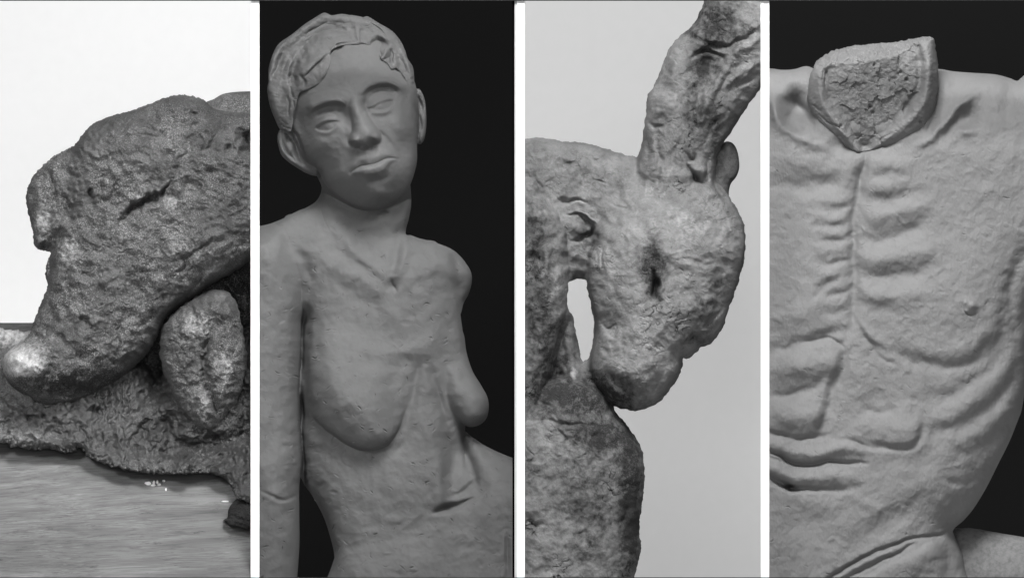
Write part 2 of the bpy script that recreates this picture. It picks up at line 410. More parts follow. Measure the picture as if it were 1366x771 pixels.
# main body with the snout at lower left
g = Grid(A0, A1, 110, 600, .8, 5)
P = [(100, 190), (107, 180), (115, 170), (125, 163), (140, 156), (165, 149), (190, 141), (212, 132), (228, 127), (245, 126), (262, 129), (274, 135), (280, 141), (290, 146), (315, 149), (345, 149), (390, 160), (390, 330), (345, 340),
     (334, 346), (318, 358), (300, 369), (280, 380), (262, 393), (245, 405), (225, 418), (215, 432), (205, 455), (197, 468), (185, 482), (160, 505), (145, 516), (130, 526), (110, 535), (90, 540), (70, 543), (52, 541), (35, 531), (20, 521), (8, 510), (2, 498), (0, 487), (3, 475), (12, 465), (28, 455), (38, 443), (42, 430), (48, 415), (54, 400), (60, 384), (62, 370), (64, 350), (66, 330), (76, 300), (84, 250), (92, 205)]
g.H, d = g.layer(P, 5, 78, 88, bl=2, p=2.2)
FL = [(104, 191), (92, 196), (72, 206), (58, 217), (45, 230), (36, 245), (32, 260), (33, 275), (37, 292), (41, 310), (42, 324), (46, 331), (55, 334), (65, 337), (62, 345), (59, 355), (58, 368), (61, 378), (70, 385), (130, 380), (150, 300), (130, 210)]
hF, dF = g.layer(FL, -2, 40, 50, n=4)
g.H = smax(blur(g.H, 3), hF, 16); g.H = blur(g.H, 1.2)
d = np.maximum(d, dF)+g.noise(5, 3, 209)*.7; dB = d
g.stroke([(98, 192), (84, 203), (68, 213), (54, 226), (44, 240)], 1.6, -6); g.stroke([(98, 193), (92, 201), (84, 206), (74, 210)], 3.2, -10)
g.stroke([(64, 224), (66, 243), (70, 262), (76, 274)], [4, 3.4, 3.4, 2], -7); g.stroke([(86, 212), (84, 232), (92, 260)], 7, -2)
g.step([(39, 275), (41, 292), (46, 322)], -4, 6); g.blob(52, 323, 11, 7, 7); g.stroke([(58, 328), (66, 332)], 4, -14); g.stroke([(65, 335), (64, 350), (64, 374)], 2.2, -9)
g.stroke([(58, 330), (52, 334), (44, 330)], 2, -3)
g.blob(40, 490, 40, 34, 26, 15); g.blob(90, 400, 34, 70, 8, -20); g.blob(200, 200, 70, 40, 10); g.blob(110, 520, 50, 16, -14, 10)
g.blob(86, 345, 26, 34, 8); g.blob(270, 330, 50, 30, 8, 25)
g.stroke([(62, 440), (80, 452), (96, 470), (104, 490)], 9, -5)
# the deep slit (eye) and its lids
g.stroke([(160, 296), (170, 283), (184, 272), (202, 264), (218, 255), (230, 240)], [2.5, 5, 5.5, 4.5, 3, 1.6], [-6, -22, -30, -24, -13, -4])
g.step([(160, 296), (170, 283), (184, 272), (202, 264), (218, 255), (234, 238)][::-1], 6, 12, 2)
g.stroke([(170, 302), (190, 286), (214, 270), (232, 250)], 4, 3)
g.stroke([(230, 240), (238, 226), (244, 205), (252, 196)], 5, -4)
# cracks, holes
g.stroke([(166, 171), (178, 178), (196, 180), (214, 177), (240, 172), (262, 166), (276, 160)], 1.6, -3)
g.stroke([(150, 182), (163, 172), (172, 166)], 1.4, -2.6)
g.stroke([(252, 172), (264, 179), (268, 190), (272, 200), (284, 184), (288, 174)], 2.8, [-3, -4, -6, -4, -5, -2])
g.stroke([(194, 173), (204, 171), (212, 171)], 2, -4); g.blob(258, 151, 6, 4, -12, -20); g.stroke([(255, 138), (270, 140), (280, 146)], 1.6, -2.5)
g.blob(301, 197, 5, 4, -15); g.stroke([(296, 188), (304, 186), (310, 196), (307, 208)], 2, -4)
g.blob(332, 192, 10, 22, -50, 10); g.stroke([(318, 180), (322, 196), (334, 214)], 5, -8); g.stroke([(300, 215), (314, 225), (318, 240), (316, 262), (308, 290)], 5, -4)
g.blob(336, 240, 8, 16, -12)
g.blob(119, 256, 3, 3.6, -14); g.blob(122, 263, 3, 3.4, -14); g.blob(104, 289, 1.8, 2, -5); g.blob(121, 177, 3.4, 2.6, -5)
g.stroke([(138, 232), (134, 244), (131, 254)], 1.5, -3); g.stroke([(152, 240), (148, 256), (146, 268)], 2, -4)
g.stroke([(151, 335), (160, 337), (170, 335)], 1.6, -3.4)
g.blob(108, 425, 5, 4, -6); g.blob(115, 432, 4, 8, -7); g.stroke([(104, 415), (110, 424), (118, 436)], 3, -4)
g.stroke([(160, 430), (158, 450), (160, 468)], 2, -5); g.blob(164, 470, 5, 7, 4)
g.stroke([(330, 310), (300, 318), (272, 330), (250, 345), (246, 356), (232, 368)], [6, 6, 4, 4, 3, 2], -5)
g.stroke([(276, 362), (262, 378), (254, 390)], 3, -5); g.stroke([(230, 364), (244, 356), (252, 349)], 2, 2)
g.stroke([(120, 160), (150, 168), (166, 171)], 3, -2)
g.stroke([(60, 520), (75, 524), (90, 530), (112, 520)], 3, -4); g.blob(66, 526, 9, 7, 5)
g.H += g.noise(26, 3, 11)*1.9+g.noise(2.0, 2, 13)*.4
g.warp(2.5, 14, 211, dB); g.crag(34, 4.2, 212, octs=2); g.crag(9, .9, 216); g.cracks(26, 1.1, 1.8, .5, 220, dB, .4, .5)
g.patches(260, 12, 1.6, d); g.patches(420, 5, .9, d); g.nicks(420, (2, 9), (.5, 1.1), (.5, 2.0), d)
G = lambda u, v, a, b, h: h*np.exp(-(((g.U-u)/a)**2+((g.V-v)/b)**2))
pale = G(26, 482, 32, 24, .95)+G(92, 340, 24, 30, .4)+G(70, 300, 20, 30, .12)+G(240, 330, 50, 30, .26)+G(200, 130, 120, 40, .12)+G(52, 290, 14, 28, .45)+G(180, 262, 36, 16, .28)+G(225, 268, 20, 16, .36)+G(155, 225, 40, 14, .2)+G(60, 430, 30, 40, .2)+G(30, 510, 14, 6, -.6)
dark = G(90, 512, 75, 18, 1.0)+G(130, 470, 50, 34, .25)+G(325, 330, 60, 60, .15)+G(170, 500, 40, 30, .35)+G(20, 515, 26, 9, .35)+G(330, 220, 26, 70, .3)  # shade under the body and snout and in the right hollow, painted in
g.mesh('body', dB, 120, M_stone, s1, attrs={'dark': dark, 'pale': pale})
# folded limb in front of the body
g = Grid(170, A1, 375, 600, .8, 6)
P = [(212, 465), (214, 440), (224, 424), (238, 410), (252, 400), (268, 393), (288, 386), (303, 391), (314, 402), (320, 420), (322, 440), (326, 462), (328, 485), (324, 508), (318, 528), (309, 546), (298, 560), (287, 574), (272, 581), (257, 575), (243, 557), (231, 534), (221, 508), (214, 486)]
g.H, d = g.layer(P, 20, 42, 44, bl=2); d = d+g.noise(16, 2, 229)*1.6; g.H = blur(g.H, 2)
g.blob(298, 492, 22, 34, 14, -10); g.blob(288, 408, 24, 18, 10); g.blob(268, 545, 16, 26, 8, -10); g.blob(245, 445, 20, 22, 6)
g.stroke([(276, 450), (272, 475), (273, 505), (282, 530), (288, 552)], [4, 5, 5.5, 5, 4], -17)
g.stroke([(248, 505), (246, 525), (242, 540)], 3, -6); g.stroke([(226, 440), (246, 452), (258, 470), (256, 486)], 4, -5); g.stroke([(254, 400), (276, 410), (290, 430)], 5, -3)
g.blob(291, 545, 6, 10, -9); g.stroke([(272, 463), (283, 460), (288, 456)], 1.6, -3)
g.crag(26, 5.5, 231, octs=2); g.crag(8, 1.2, 235); g.H += g.noise(1.8, 2, 23)*.5; g.warp(2, 12, 237, d); g.patches(120, 4, 1, d); g.nicks(120, (2, 8), (.5, 1.1), (.5, 2), d)
pale = G2 = .5*np.exp(-(((g.U-298)/18)**2+((g.V-490)/28)**2))+.5*np.exp(-(((g.U-262)/26)**2+((g.V-432)/20)**2))+.45*np.exp(-(((g.U-274)/10)**2+((g.V-540)/22)**2))
g.mesh('folded_limb', d, 80, M_stone, s1, attrs={'dark': .35*np.exp(-(((g.U-235)/16)**2+((g.V-500)/40)**2)), 'pale': pale})  # 'dark' paints the shaded left side of the limb
# ragged clay base slab, leaning back on the board
g = Grid(A0, A1, 425, 720, .8, 7)
P = [(-40, 441), (0, 439), (20, 440), (60, 440), (380, 400), (380, 690), (345, 681), (330, 671), (315, 664), (308, 651), (296, 637), (270, 632), (230, 633), (200, 632), (170, 628), (140, 620), (118, 611), (108, 601), (104, 599), (98, 603), (80, 604), (62, 598), (55, 601), (40, 600), (20, 597), (12, 598), (11, 592), (0, 591), (-40, 590)]
d = g.sd(P, 3); d = d+g.noise(5, 3, 32)*1.1
a = np.clip(1-np.maximum(d, 0)/14, 0, 1)
base = -6+(g.V-520)*.10-ss(g.V, 520, 440)*40+np.maximum(g.V-598, 0)*1.0+27*ss(g.V, 510, 600)
g.H = (base+22*np.sqrt(1-a*a)+np.minimum(d, 0)).astype(np.float32)
g.H -= ss(g.U, 250, 190)*0
g.step([(0, 545), (40, 556), (70, 565), (120, 570)][::-1], 5, 14, 2); g.stroke([(-10, 540), (30, 552), (60, 548), (100, 560)], 5, 5)
for u in range(8): g.stroke([(122+u*7, 530-u*5), (124+u*7, 548-u*3), (119+u*7, 572-u*2)], 2.0, -6)
g.stroke([(104, 560), (108, 575), (116, 590)], 2.5, -7); g.stroke([(124, 570), (132, 582), (122, 594)], 5, -9); g.blob(120, 588, 7, 6, -6)
g.blob(36, 558, 2.4, 6, -8); g.blob(58, 554, 5, 2.6, -7, -20); g.blob(70, 562, 4, 2.4, -6); g.blob(96, 547, 5, 2.4, -6, 30); g.blob(8, 578, 3, 3, -7); g.blob(95, 601, 7, 6, -8)
g.blob(207, 498, 22, 34, -60); g.blob(215, 560, 18, 16, -14); g.blob(290, 590, 60, 12, -22, 8); g.blob(330, 560, 14, 40, -22); g.blob(190, 575, 8, 6, -8); g.blob(240, 588, 12, 7, -8)
for c_ in ([(150, 560), (158, 585), (160, 610), (176, 628)], [(182, 565), (170, 590), (178, 612)], [(212, 545), (190, 560), (178, 580)], [(222, 570), (205, 590), (196, 606)], [(260, 600), (250, 618), (262, 628)], [(322, 590), (324, 620), (318, 660)], [(300, 600), (286, 616), (270, 622)]):
    g.stroke(c_, 3, 3.5); g.stroke([(x+5, y+2) for x, y in c_], 2, -3)
g.H += g.noise(38, 2, 33)*6+g.noise(1.9, 2, 35)*.45; g.crag(34, 5, 241, octs=2); g.crag(9, .9, 245); g.warp(2.5, 12, 247, d); g.cracks(22, 1.2, 2.2, .4, 250, d, .4, .8); g.patches(260, 10, 1.8, d); g.nicks(300, (3, 12), (.5, 1.2), (.5, 2), d)
pale = .5*ss(g.V, 472, 446)*ss(g.U, 70, 30)+.2*np.exp(-((g.V-585)/14)**2)*ss(g.U, 140, 60)+.22*ss(g.U, 110, -10)+.3*np.exp(-((d-4)/5)**2)*ss(g.U, 240, 330)
dark = .55*ss(g.U, 150, 230)*ss(g.V, 650, 560)+.42  # deep shadow at the right painted in, over an even darker tone
g.mesh('clay_base', d, 60, M_slab, s1, attrs={'dark': dark, 'pale': pale})
# loose dark chunk under the base, lower right
g = Grid(280, A1, 650, 730, .7, 8)
P = [(297, 694), (303, 690), (304, 680), (312, 668), (325, 664), (380, 660), (380, 706), (330, 706), (318, 703), (306, 702), (302, 697)]
g.H, d = g.layer(P, 92, 18, 16, n=4); g.H += 10+(g.V-680)*1.05; g.H += g.noise(6, 3, 41)*1.6+g.noise(2, 2, 42)*.5
g.stroke([(306, 682), (318, 672), (334, 672)], 2.5, -4); g.stroke([(310, 688), (324, 694), (340, 696)], 2.5, -3); g.nicks(60, (2, 6), (.5, .9), (.5, 1.5), d)
o = g.mesh('clay_fragment', d, 34, M_frag, None, attrs={'dark': d*0+.35, 'pale': d*0})
tag(o, 'small dark broken clay chunk wedged under the right end of the animal sculpture base', 'fragment')

# wooden board, tilted up towards the back
def wood_mat():
    m, nt, b = nodes('grey_wood'); L = nt.links.new
    tc = N(nt, 'ShaderNodeTexCoord')
    rot = N(nt, 'ShaderNodeMapping'); rot.inputs['Rotation'].default_value = (0, math.radians(6), 0); L(tc.outputs['Object'], rot.inputs['Vector'])
    nw = N(nt, 'ShaderNodeTexNoise', i_Scale=5.0, i_Detail=2.0); L(rot.outputs[0], nw.inputs['Vector'])
    wv = N(nt, 'ShaderNodeVectorMath', operation='MULTIPLY_ADD'); L(nw.outputs['Color'], wv.inputs[0]); wv.inputs[1].default_value = (.0, .03, .03); L(rot.outputs[0], wv.inputs[2])
    def streak(sx, sz, det, rough, stops):
        mp = N(nt, 'ShaderNodeMapping'); mp.inputs['Scale'].default_value = (sx, sz, sz); L(wv.outputs[0], mp.inputs['Vector'])
        n = N(nt, 'ShaderNodeTexNoise', i_Scale=1.0, i_Detail=det, i_Roughness=rough, i_Distortion=.3); L(mp.outputs[0], n.inputs['Vector'])
        return ramp(nt, n.outputs[0], stops), n
    c, n1 = streak(6, 45, 6.0, .6, [(.34, .08), (.5, .108), (.66, .145)])
    c2, n2 = streak(11, 420, 5.0, .7, [(.36, .66), (.52, 1.02)])
    c3, n3 = streak(30, 130, 6.0, .8, [(.33, .5), (.41, 1.0)])
    c4, n4 = streak(9, 600, 2.0, .5, [(.58, 1.0), (.66, 1.25)])
    c = mix(nt, 1.0, mix(nt, 1.0, mix(nt, 1.0, c, c2, 'MULTIPLY'), c3, 'MULTIPLY'), c4, 'MULTIPLY')
    L(c, b.inputs['Base Color']); b.inputs['Roughness'].default_value = .5; b.inputs['Specular IOR Level'].default_value = .3
    bp = N(nt, 'ShaderNodeBump'); bp.inputs['Strength'].default_value = .25; bp.inputs['Distance'].default_value = .001; L(n2.outputs[0], bp.inputs['Height']); L(bp.outputs[0], b.inputs['Normal'])
    return m
# plane through (v=590, w=0) and (v=771, w=190) ; back edge at v=430
import bmesh
SL = 0.92                      # rise of the board per unit of depth
def boardY(v, y0=.0): return y0-((v-600)/1000)/SL
zt, zb = Z(431), Z(772); yt, yb = boardY(431), boardY(772)
tb = empty('wooden_board', (X(170), yb, zb))
bm = bmesh.new()
t = .022
cs = []
for x in (X(-30), X(340)):
    cs.append([bm.verts.new((x, yb, zb)), bm.verts.new((x, yt, zt)), bm.verts.new((x, yt+t*.5, zt-t)), bm.verts.new((x, yb+t*.5, zb-t))])
for i in range(4):
    j = (i+1) % 4; bm.faces.new((cs[0][i], cs[0][j], cs[1][j], cs[1][i]))
bm.faces.new(cs[0][::-1]); bm.faces.new(cs[1])
bmesh.ops.recalc_face_normals(bm, faces=bm.faces)
me = bpy.data.meshes.new('board_top'); bm.to_mesh(me); bm.free()
o = link('board_top', me, wood_mat(), tb, False)
tag(tb, 'pale grey wooden board with fine streaky grain, sloping under the animal sculpture', 'board')
for x in (X(-10), X(325)):
    box('support', x-.012, x+.012, yt-.02, yt+.02, -.44, zt-t-.002, M_black, tb)
# white flakes lying on the board
rng = np.random.default_rng(3)
M_flake = plain('white_flake', .6)
for i, (u, v, a, b_, lab) in enumerate(((196, 646, 5, 2.0, 'largest white flake, an oval chip on the wooden board'), (204, 645, 1.6, 2.6, 'tiny upright white chip just right of the oval flake'), (208.5, 644, 1.4, 2.4, 'tiny white chip second right of the oval flake'),
                          (203, 648.5, 3.6, 1.0, 'thin white sliver below the tiny upright chips'), (211, 647.5, 2.2, 1.0, 'small white sliver at the right end of the flake cluster'), (217, 642.5, 2.2, 1.0, 'small white flake set apart above right of the cluster'),
                          (220, 654, 1.2, 1.4, 'white speck below right of the flake cluster'), (299, 670, 5, .8, 'thin pale scrape of plaster on the board near the dark clay chunk'))):
    bm = bmesh.new(); n = 10; vs = []; lo = []
    for k in range(n):
        th = k/n*6.283; r = rng.uniform(.75, 1.15); x = X(u+a*r*math.cos(th)); vv = v+b_*r*math.sin(th)
        vs.append(bm.verts.new((x, boardY(vv)-.0012, Z(vv)+.0012))); lo.append(bm.verts.new((x, boardY(vv)-.0001, Z(vv)+.0001)))
    bm.faces.new(vs); bm.faces.new(lo[::-1])
    for k in range(n): bm.faces.new((vs[k], lo[k], lo[(k+1) % n], vs[(k+1) % n]))
    bmesh.ops.recalc_face_normals(bm, faces=bm.faces)
    me = bpy.data.meshes.new('plaster_flake'); bm.to_mesh(me); bm.free()
    o = link('plaster_flake', me, M_flake, None, False); tag(o, lab, 'flake', 'white flakes scattered on the board')
# ------------------------------------------------------------------ bay 2: woman in grey clay
B0, B1 = 340, 690
M_clay2 = clay('grey_clay', .088, .06, .8, .2, .12, 700, 0, 0, .3, 1.5, 1, .22)
M_hair2 = clay('grey_clay_hair', .088, .08, .8, .2, .16, 700, 0, 0, .3, 1.5, 1, .3)
s2 = empty('woman_sculpture', (X(520), 0, -.44))
tag(s2, 'grey clay sculpture of a bare woman with short parted hair and tilted head', 'sculpture')
g = Grid(B0, B1, 8, 826, .8, 9)
NK = [(426, 215), (428, 250), (422, 266), (410, 275), (395, 283), (376, 300), (400, 400), (560, 400), (585, 330), (560, 319), (541, 313), (545, 290), (548, 270), (546, 240), (540, 210)]
TOR = [(300, 305), (346, 301), (372, 293), (410, 277), (450, 290), (500, 310), (541, 313), (560, 319), (585, 326), (605, 345), (612, 400), (614, 420), (618, 450), (621, 480), (622, 520), (620, 575), (620, 600), (640, 640), (660, 720), (670, 840), (446, 840), (445, 775), (445, 745), (440, 720), (430, 690), (415, 662), (401, 640), (396, 600), (390, 500), (380, 400), (300, 380)]
ARM = [(200, 300), (300, 303), (346, 301), (368, 299), (388, 315), (402, 340), (409, 370), (409, 400), (403, 430), (401, 460), (399, 500), (399, 550), (401, 590), (402, 615), (398, 650), (398, 690), (398, 730), (394, 790), (392, 840), (240, 840), (200, 500)]
SHR = [(541, 316), (560, 318), (585, 325), (605, 334), (619, 348), (628, 363), (629, 376), (625, 392), (618, 405), (613, 421), (600, 425), (570, 400), (545, 360)]
HIP = [(618, 577), (630, 584), (645, 594), (665, 604), (690, 614), (760, 640), (760, 860), (445, 860), (445, 745), (470, 720), (540, 700), (585, 676), (612, 650), (620, 610)]
HEAD = [(450, 20), (500, 28), (535, 60), (550, 100), (556, 125), (558, 165), (556, 190), (556, 212), (553, 228), (547, 245), (537, 260), (522, 272), (508, 278), (492, 280), (474, 277), (456, 268), (442, 256), (433, 245), (427, 234), (418, 222), (405, 215), (382, 170), (366, 130), (368, 90), (395, 50)]
hN, dN = g.layer(NK, -34, 42, 52, bl=3)
hT, dT = g.layer(TOR, -30, 58, 62, bl=5)
hA, dA = g.layer(ARM, -24, 72, 56, bl=3)
hS, dS = g.layer(SHR, -50, 34, 34, bl=1)
hP, dP = g.layer(HIP, -34, 66, 62, bl=5)
def face_tilt(G_):
    f = lambda x: np.where(x > 12, x-6, np.maximum(x, 0)**2/24)
    return .34*f(152-G_.V)+.22*f(G_.V-228)+.30*f(462-G_.U)+.1*f(G_.U-520)
hH, dH = g.layer(HEAD, 2, 80, 76, bl=3, p=2.1)
hH = hH-face_tilt(g)*ss(dH, -6, 22)
EL = [(384, 168), (374, 170), (369, 180), (370, 193), (374, 206), (384, 216), (396, 224), (408, 231), (418, 234), (424, 232), (424, 210), (400, 180)]
ER = [(546, 122), (553, 118), (560, 119), (566, 132), (568, 150), (568, 170), (565, 186), (560, 192), (556, 188), (552, 170), (546, 150)]
hEL, dEL = g.layer(EL, 6, 11, 8); hER, dER = g.layer(ER, -8, 9, 6)
# neck leans forward to the head, shoulders fall back
T = smax(hT, hS, 10)
T = smax(T, hN+np.where(g.V < 360, 0, (360-g.V)*.25), 14)
T = blur(T, 3)
BR = [(405, 455), (425, 420), (470, 410), (520, 430), (548, 470), (549, 500), (545, 530), (538, 558), (528, 578), (518, 592), (505, 600), (486, 602), (462, 593), (438, 577), (418, 558), (404, 532), (398, 495)]
BL = [(560, 455), (585, 430), (606, 425), (618, 445), (622, 470), (630, 495), (642, 515), (650, 530), (652, 545), (648, 560), (638, 568), (625, 570), (611, 563), (600, 551), (590, 536), (582, 515), (575, 492)]
def breast(poly, u0, v0, h, R, top, bot, pw=2.0):
    d = g.sd(poly)
    a = np.clip(1-np.maximum(d, 0)/R, 0, 1); f = np.power(np.maximum(1-a**pw, 0), .5+1.5*ss(g.V, 590, 505))
    return d, h*f*ss(g.V-.62*np.maximum(g.U-(u0 or 9999), 0), top, bot)
d1, b1 = breast(BR, 470, 0, 46, 56, 405, 550); d2, b2 = breast(BL, 0, 0, 34, 30, 430, 535)
T = np.maximum(T, np.where(dT > -60, T, T))+b1
hBL, _ = g.layer(BL, -14, 44, 30, bl=1.5)
hBL = hBL-ss(g.V, 530, 450)*26
T = smax(T, hBL, 6)
T = smax(T, hP, 26)
g.H = T
# ---- torso modelling
g.blob(545, 640, 50, 40, 6, 0); g.blob(470, 650, 60, 60, -3)
g.stroke([(470, 460), (500, 468), (530, 472), (556, 466), (580, 448), (596, 430)], 11, [1, 3, 4, 4, 3, 1])      # bony ridge above the breasts
g.stroke([(480, 485), (520, 488), (556, 485)], 9, -2.5)
g.stroke([(558, 478), (556, 500), (550, 530), (544, 560), (530, 600)], [8, 7, 7, 8, 10], -5.5)   # valley right of the large breast
g.stroke([(572, 482), (578, 510), (590, 545), (600, 570)], 5, -5)
g.stroke([(560, 545), (570, 570), (580, 600), (585, 630), (586, 662), (578, 680)], [11, 12, 12, 11, 9, 8], [2, 4, 5.5, 5.5, 5, 2])   # rib margin ridge
g.stroke([(598, 575), (603, 610), (603, 645), (596, 668)], 12, -10)
g.stroke([(614, 580), (618, 610), (622, 640)], 8, 2)
g.stroke([(520, 610), (535, 596), (548, 576)], 5, -3)
g.blob(515, 660, 34, 26, 3); g.blob(440, 600, 30, 30, -8); g.blob(420, 640, 22, 30, -6)
# waist crease and hollow
g.stroke([(575, 688), (590, 680), (604, 676), (618, 671), (632, 665)], [3, 4.5, 4, 3, 2], [-3, -12, -11, -6, -2])
g.stroke([(598, 664), (614, 658), (628, 648), (636, 640)], 4, -5)
g.step([(570, 690), (590, 683), (612, 677), (640, 664), (660, 640)], 3.5, 16, 2.5)
g.blob(655, 680, 26, 30, 5)
g.stroke([(622, 604), (634, 640), (650, 655)], 10, -4)
g.stroke([(676, 715), (677, 740), (677, 790)], 3, -5)
# neck and collar bones
g.stroke([(432, 262), (440, 285), (458, 315), (484, 345), (508, 366), (522, 376)], [11, 11, 10, 9, 8, 6], [1, 3, 3.6, 3.6, 3.6, 2])      # sternomastoid
g.stroke([(420, 275), (424, 300), (446, 330), (470, 350)], 11, -4); g.stroke([(425, 262), (428, 285), (436, 305)], 1.0, -.9)
g.stroke([(462, 298), (486, 330), (510, 358)], 10, -3)
g.stroke([(544, 300), (540, 335), (532, 360), (526, 376)], 7, 4); g.stroke([(534, 310), (528, 340), (524, 362)], 7, -5)
g.blob(524, 380, 7, 10, -5); g.stroke([(521, 372), (524, 382), (528, 388)], 2, -4)
g.stroke([(398, 330), (430, 345), (462, 362), (492, 380), (514, 390)], [11, 11, 10, 9, 7], [1, 2.6, 3.4, 3.4, 1.6]); g.stroke([(415, 325), (446, 336), (476, 352), (505, 370)], 9, -3.2)
g.stroke([(440, 372), (470, 392), (500, 412), (515, 425)], 10, -2.5)
g.stroke([(532, 386), (548, 376), (566, 362), (590, 350)], 8, 3); g.stroke([(545, 385), (556, 376), (566, 366)], 8, -2.4); g.stroke([(545, 345), (562, 340), (580, 338)], 8, -4)
g.stroke([(505, 395), (520, 420), (545, 440)], 10, 3); g.blob(605, 362, 14, 16, 5); g.stroke([(590, 352), (594, 370), (606, 382), (622, 386)], 7, -2.4)
g.blob(420, 440, 18, 34, -3, 0)
# ---- arm in front
g.H -= ((24+7*g.noise(40, 2, 259))*np.exp(-((g.U-401-5*ss(g.V, 470, 405)-1.2*g.noise(26, 2, 258))/7)**2)*ss(g.V, 398, 440)).astype(np.float32)
arm = hA.copy()
g.H = np.where(dA > -25, smax(hA, g.H, 9*ss(g.V, 430, 330)+.6), g.H)
g.blob(370, 345, 34, 34, 5); g.stroke([(409, 405), (407, 425), (404.5, 460), (403, 530), (404, 590)], [3, 3, 3, 3, 3], [-2, -1, -1, -1, -1])
g.stroke([(385, 325), (402, 345), (413, 370), (413, 395)], 7, -4); g.stroke([(346, 655), (362, 662), (380, 668), (396, 660)], 3, -3); g.blob(375, 640, 22, 22, 3); g.stroke([(360, 560), (352, 600), (356, 640)], 12, -3)
# ---- head over neck
g.H += np.where((dN > 0) | (dT > 0), 0, 0)
jaw = np.clip(-dH, 0, 40)
g.H -= (9*np.exp(-(jaw/11.)**2)*(dH <= 0)*ss(g.V, 225, 262)*ss(g.V, 330, 296)).astype(np.float32)
g.H = smax(g.H, hH, 2.5)
g.H = np.maximum(g.H, np.where(dEL > -3, hEL, -400)); g.H = np.maximum(g.H, np.where(dER > -3, hER, -400))
# ears
g.stroke([(376, 176), (384, 180), (392, 192), (398, 208), (404, 218)], [3, 4, 4, 4, 3], -9); g.stroke([(375, 184), (380, 200), (392, 214)], 2, -5); g.blob(387, 196, 5, 9, 4, -20)
g.stroke([(384, 170), (393, 178), (399, 192), (404, 206)], 1.8, -8); g.stroke([(371, 182), (374, 198), (388, 214), (408, 226)], 2.4, 2.5)
g.stroke([(554, 126), (560, 138), (563, 152)], 3.2, -8); g.stroke([(552, 142), (558, 156), (561, 172)], 2.4, -5); g.stroke([(553, 160), (556, 172), (557, 180)], 1.2, -5); g.blob(561, 181, 4, 7, 3)
# face: masses first
g.blob(466, 104, 44, 28, 5, 15); g.blob(503, 260, 18, 13, 9); g.blob(499, 222, 34, 20, 7, 17); g.blob(424, 192, 18, 18, 2.5, 20); g.blob(533, 170, 14, 16, 6, 10)
g.blob(446, 222, 16, 24, -2.2, -10); g.blob(536, 205, 12, 18, -4, -10); g.blob(410, 165, 10, 22, -3, 0); g.blob(540, 140, 8, 16, -2)
g.blob(437, 156, 24, 13, -15, 17); g.blob(508, 132, 20, 14, -15, 17)
g.blob(459, 155, 8, 12, -9, 0); g.blob(487, 140, 5.5, 9, -8, -10)
BRP = ([-16, -8, -2.5, 0, 2.5, 6, 11, 16], [0, 1.6, 4.6, 4.6, 1.2, -2.6, -2.4, 0])
g.section([(408, 149), (417, 143), (428, 138), (440, 135), (452, 135.5), (464, 141)], *BRP, .22, 1.55)
g.section([(480, 131), (488, 118), (498, 112.5), (510, 110), (522, 111), (532, 117), (538, 128)], *BRP, .22, 1.5)
for P in ([(414, 143), (426, 137.5), (442, 133)], [(420, 142), (434, 137), (450, 134)], [(452, 130), (458, 135), (462, 138)], [(489, 115), (500, 110.5), (514, 108.5)], [(496, 114), (510, 110), (524, 111)], [(514, 107), (524, 110), (530, 114)]): g.stroke(P, .8, -1.5)
g.blob(435, 160, 13.5, 9, 13.5, 14); g.blob(508, 135, 12.5, 10.5, 14, 17)        # eyeballs under their lids
for AP, UPL, LOL, BALL in (([(420, 171), (426, 166.5), (433, 163), (441, 161), (450, 161.5), (448, 168), (442, 173.5), (434, 175.5), (425, 174.5)], [(418, 171), (425, 166), (432, 162.5), (440, 160.3), (451, 160.5)], [(421, 174.5), (429, 177.5), (438, 177.5), (446, 173), (451, 166)], (436, 169.5, 9, 5)),
                           ([(489, 145), (496, 143), (503, 138.5), (512, 135.3), (523, 133.5), (523, 141), (516, 146), (507, 148), (497, 147.5)], [(488, 144), (496, 142), (503, 137.3), (512, 134), (524, 132.5)], [(493, 149), (502, 150.8), (511, 150.6), (519, 148), (525, 142)], (509, 142.5, 10, 5))):
    da = g.sd(AP, 5, c=1.0); g.H -= (3.0*ss(da, -.5, 1.6)).astype(np.float32)
    g.blob(*BALL, 1.9); g.stroke([(x, y-1.6) for x, y in UPL], 2.2, 2.0); g.stroke([(x, y+.9) for x, y in UPL], .9, -1.3); g.stroke(LOL, 1.6, .9); g.stroke([(x, y+5) for x, y in LOL], 4, -1.3)
g.stroke([(420, 158), (428, 152), (438, 149.5), (448, 152)], 2.6, -1.8); g.stroke([(492, 134), (498, 126), (507, 122), (517, 123.5), (524, 129)], 2.6, -2.0)
g.blob(451, 163, 2.4, 2.2, -2.5); g.blob(489, 146, 2.6, 2.4, -3)
g.stroke([(505, 158), (520, 172), (534, 190)], 6, -2); g.stroke([(507, 176), (519, 190), (530, 205)], [3, 4, 4], -3.4)    # cheek fold
g.stroke([(471, 200), (462, 211), (457, 226)], 7, -2)
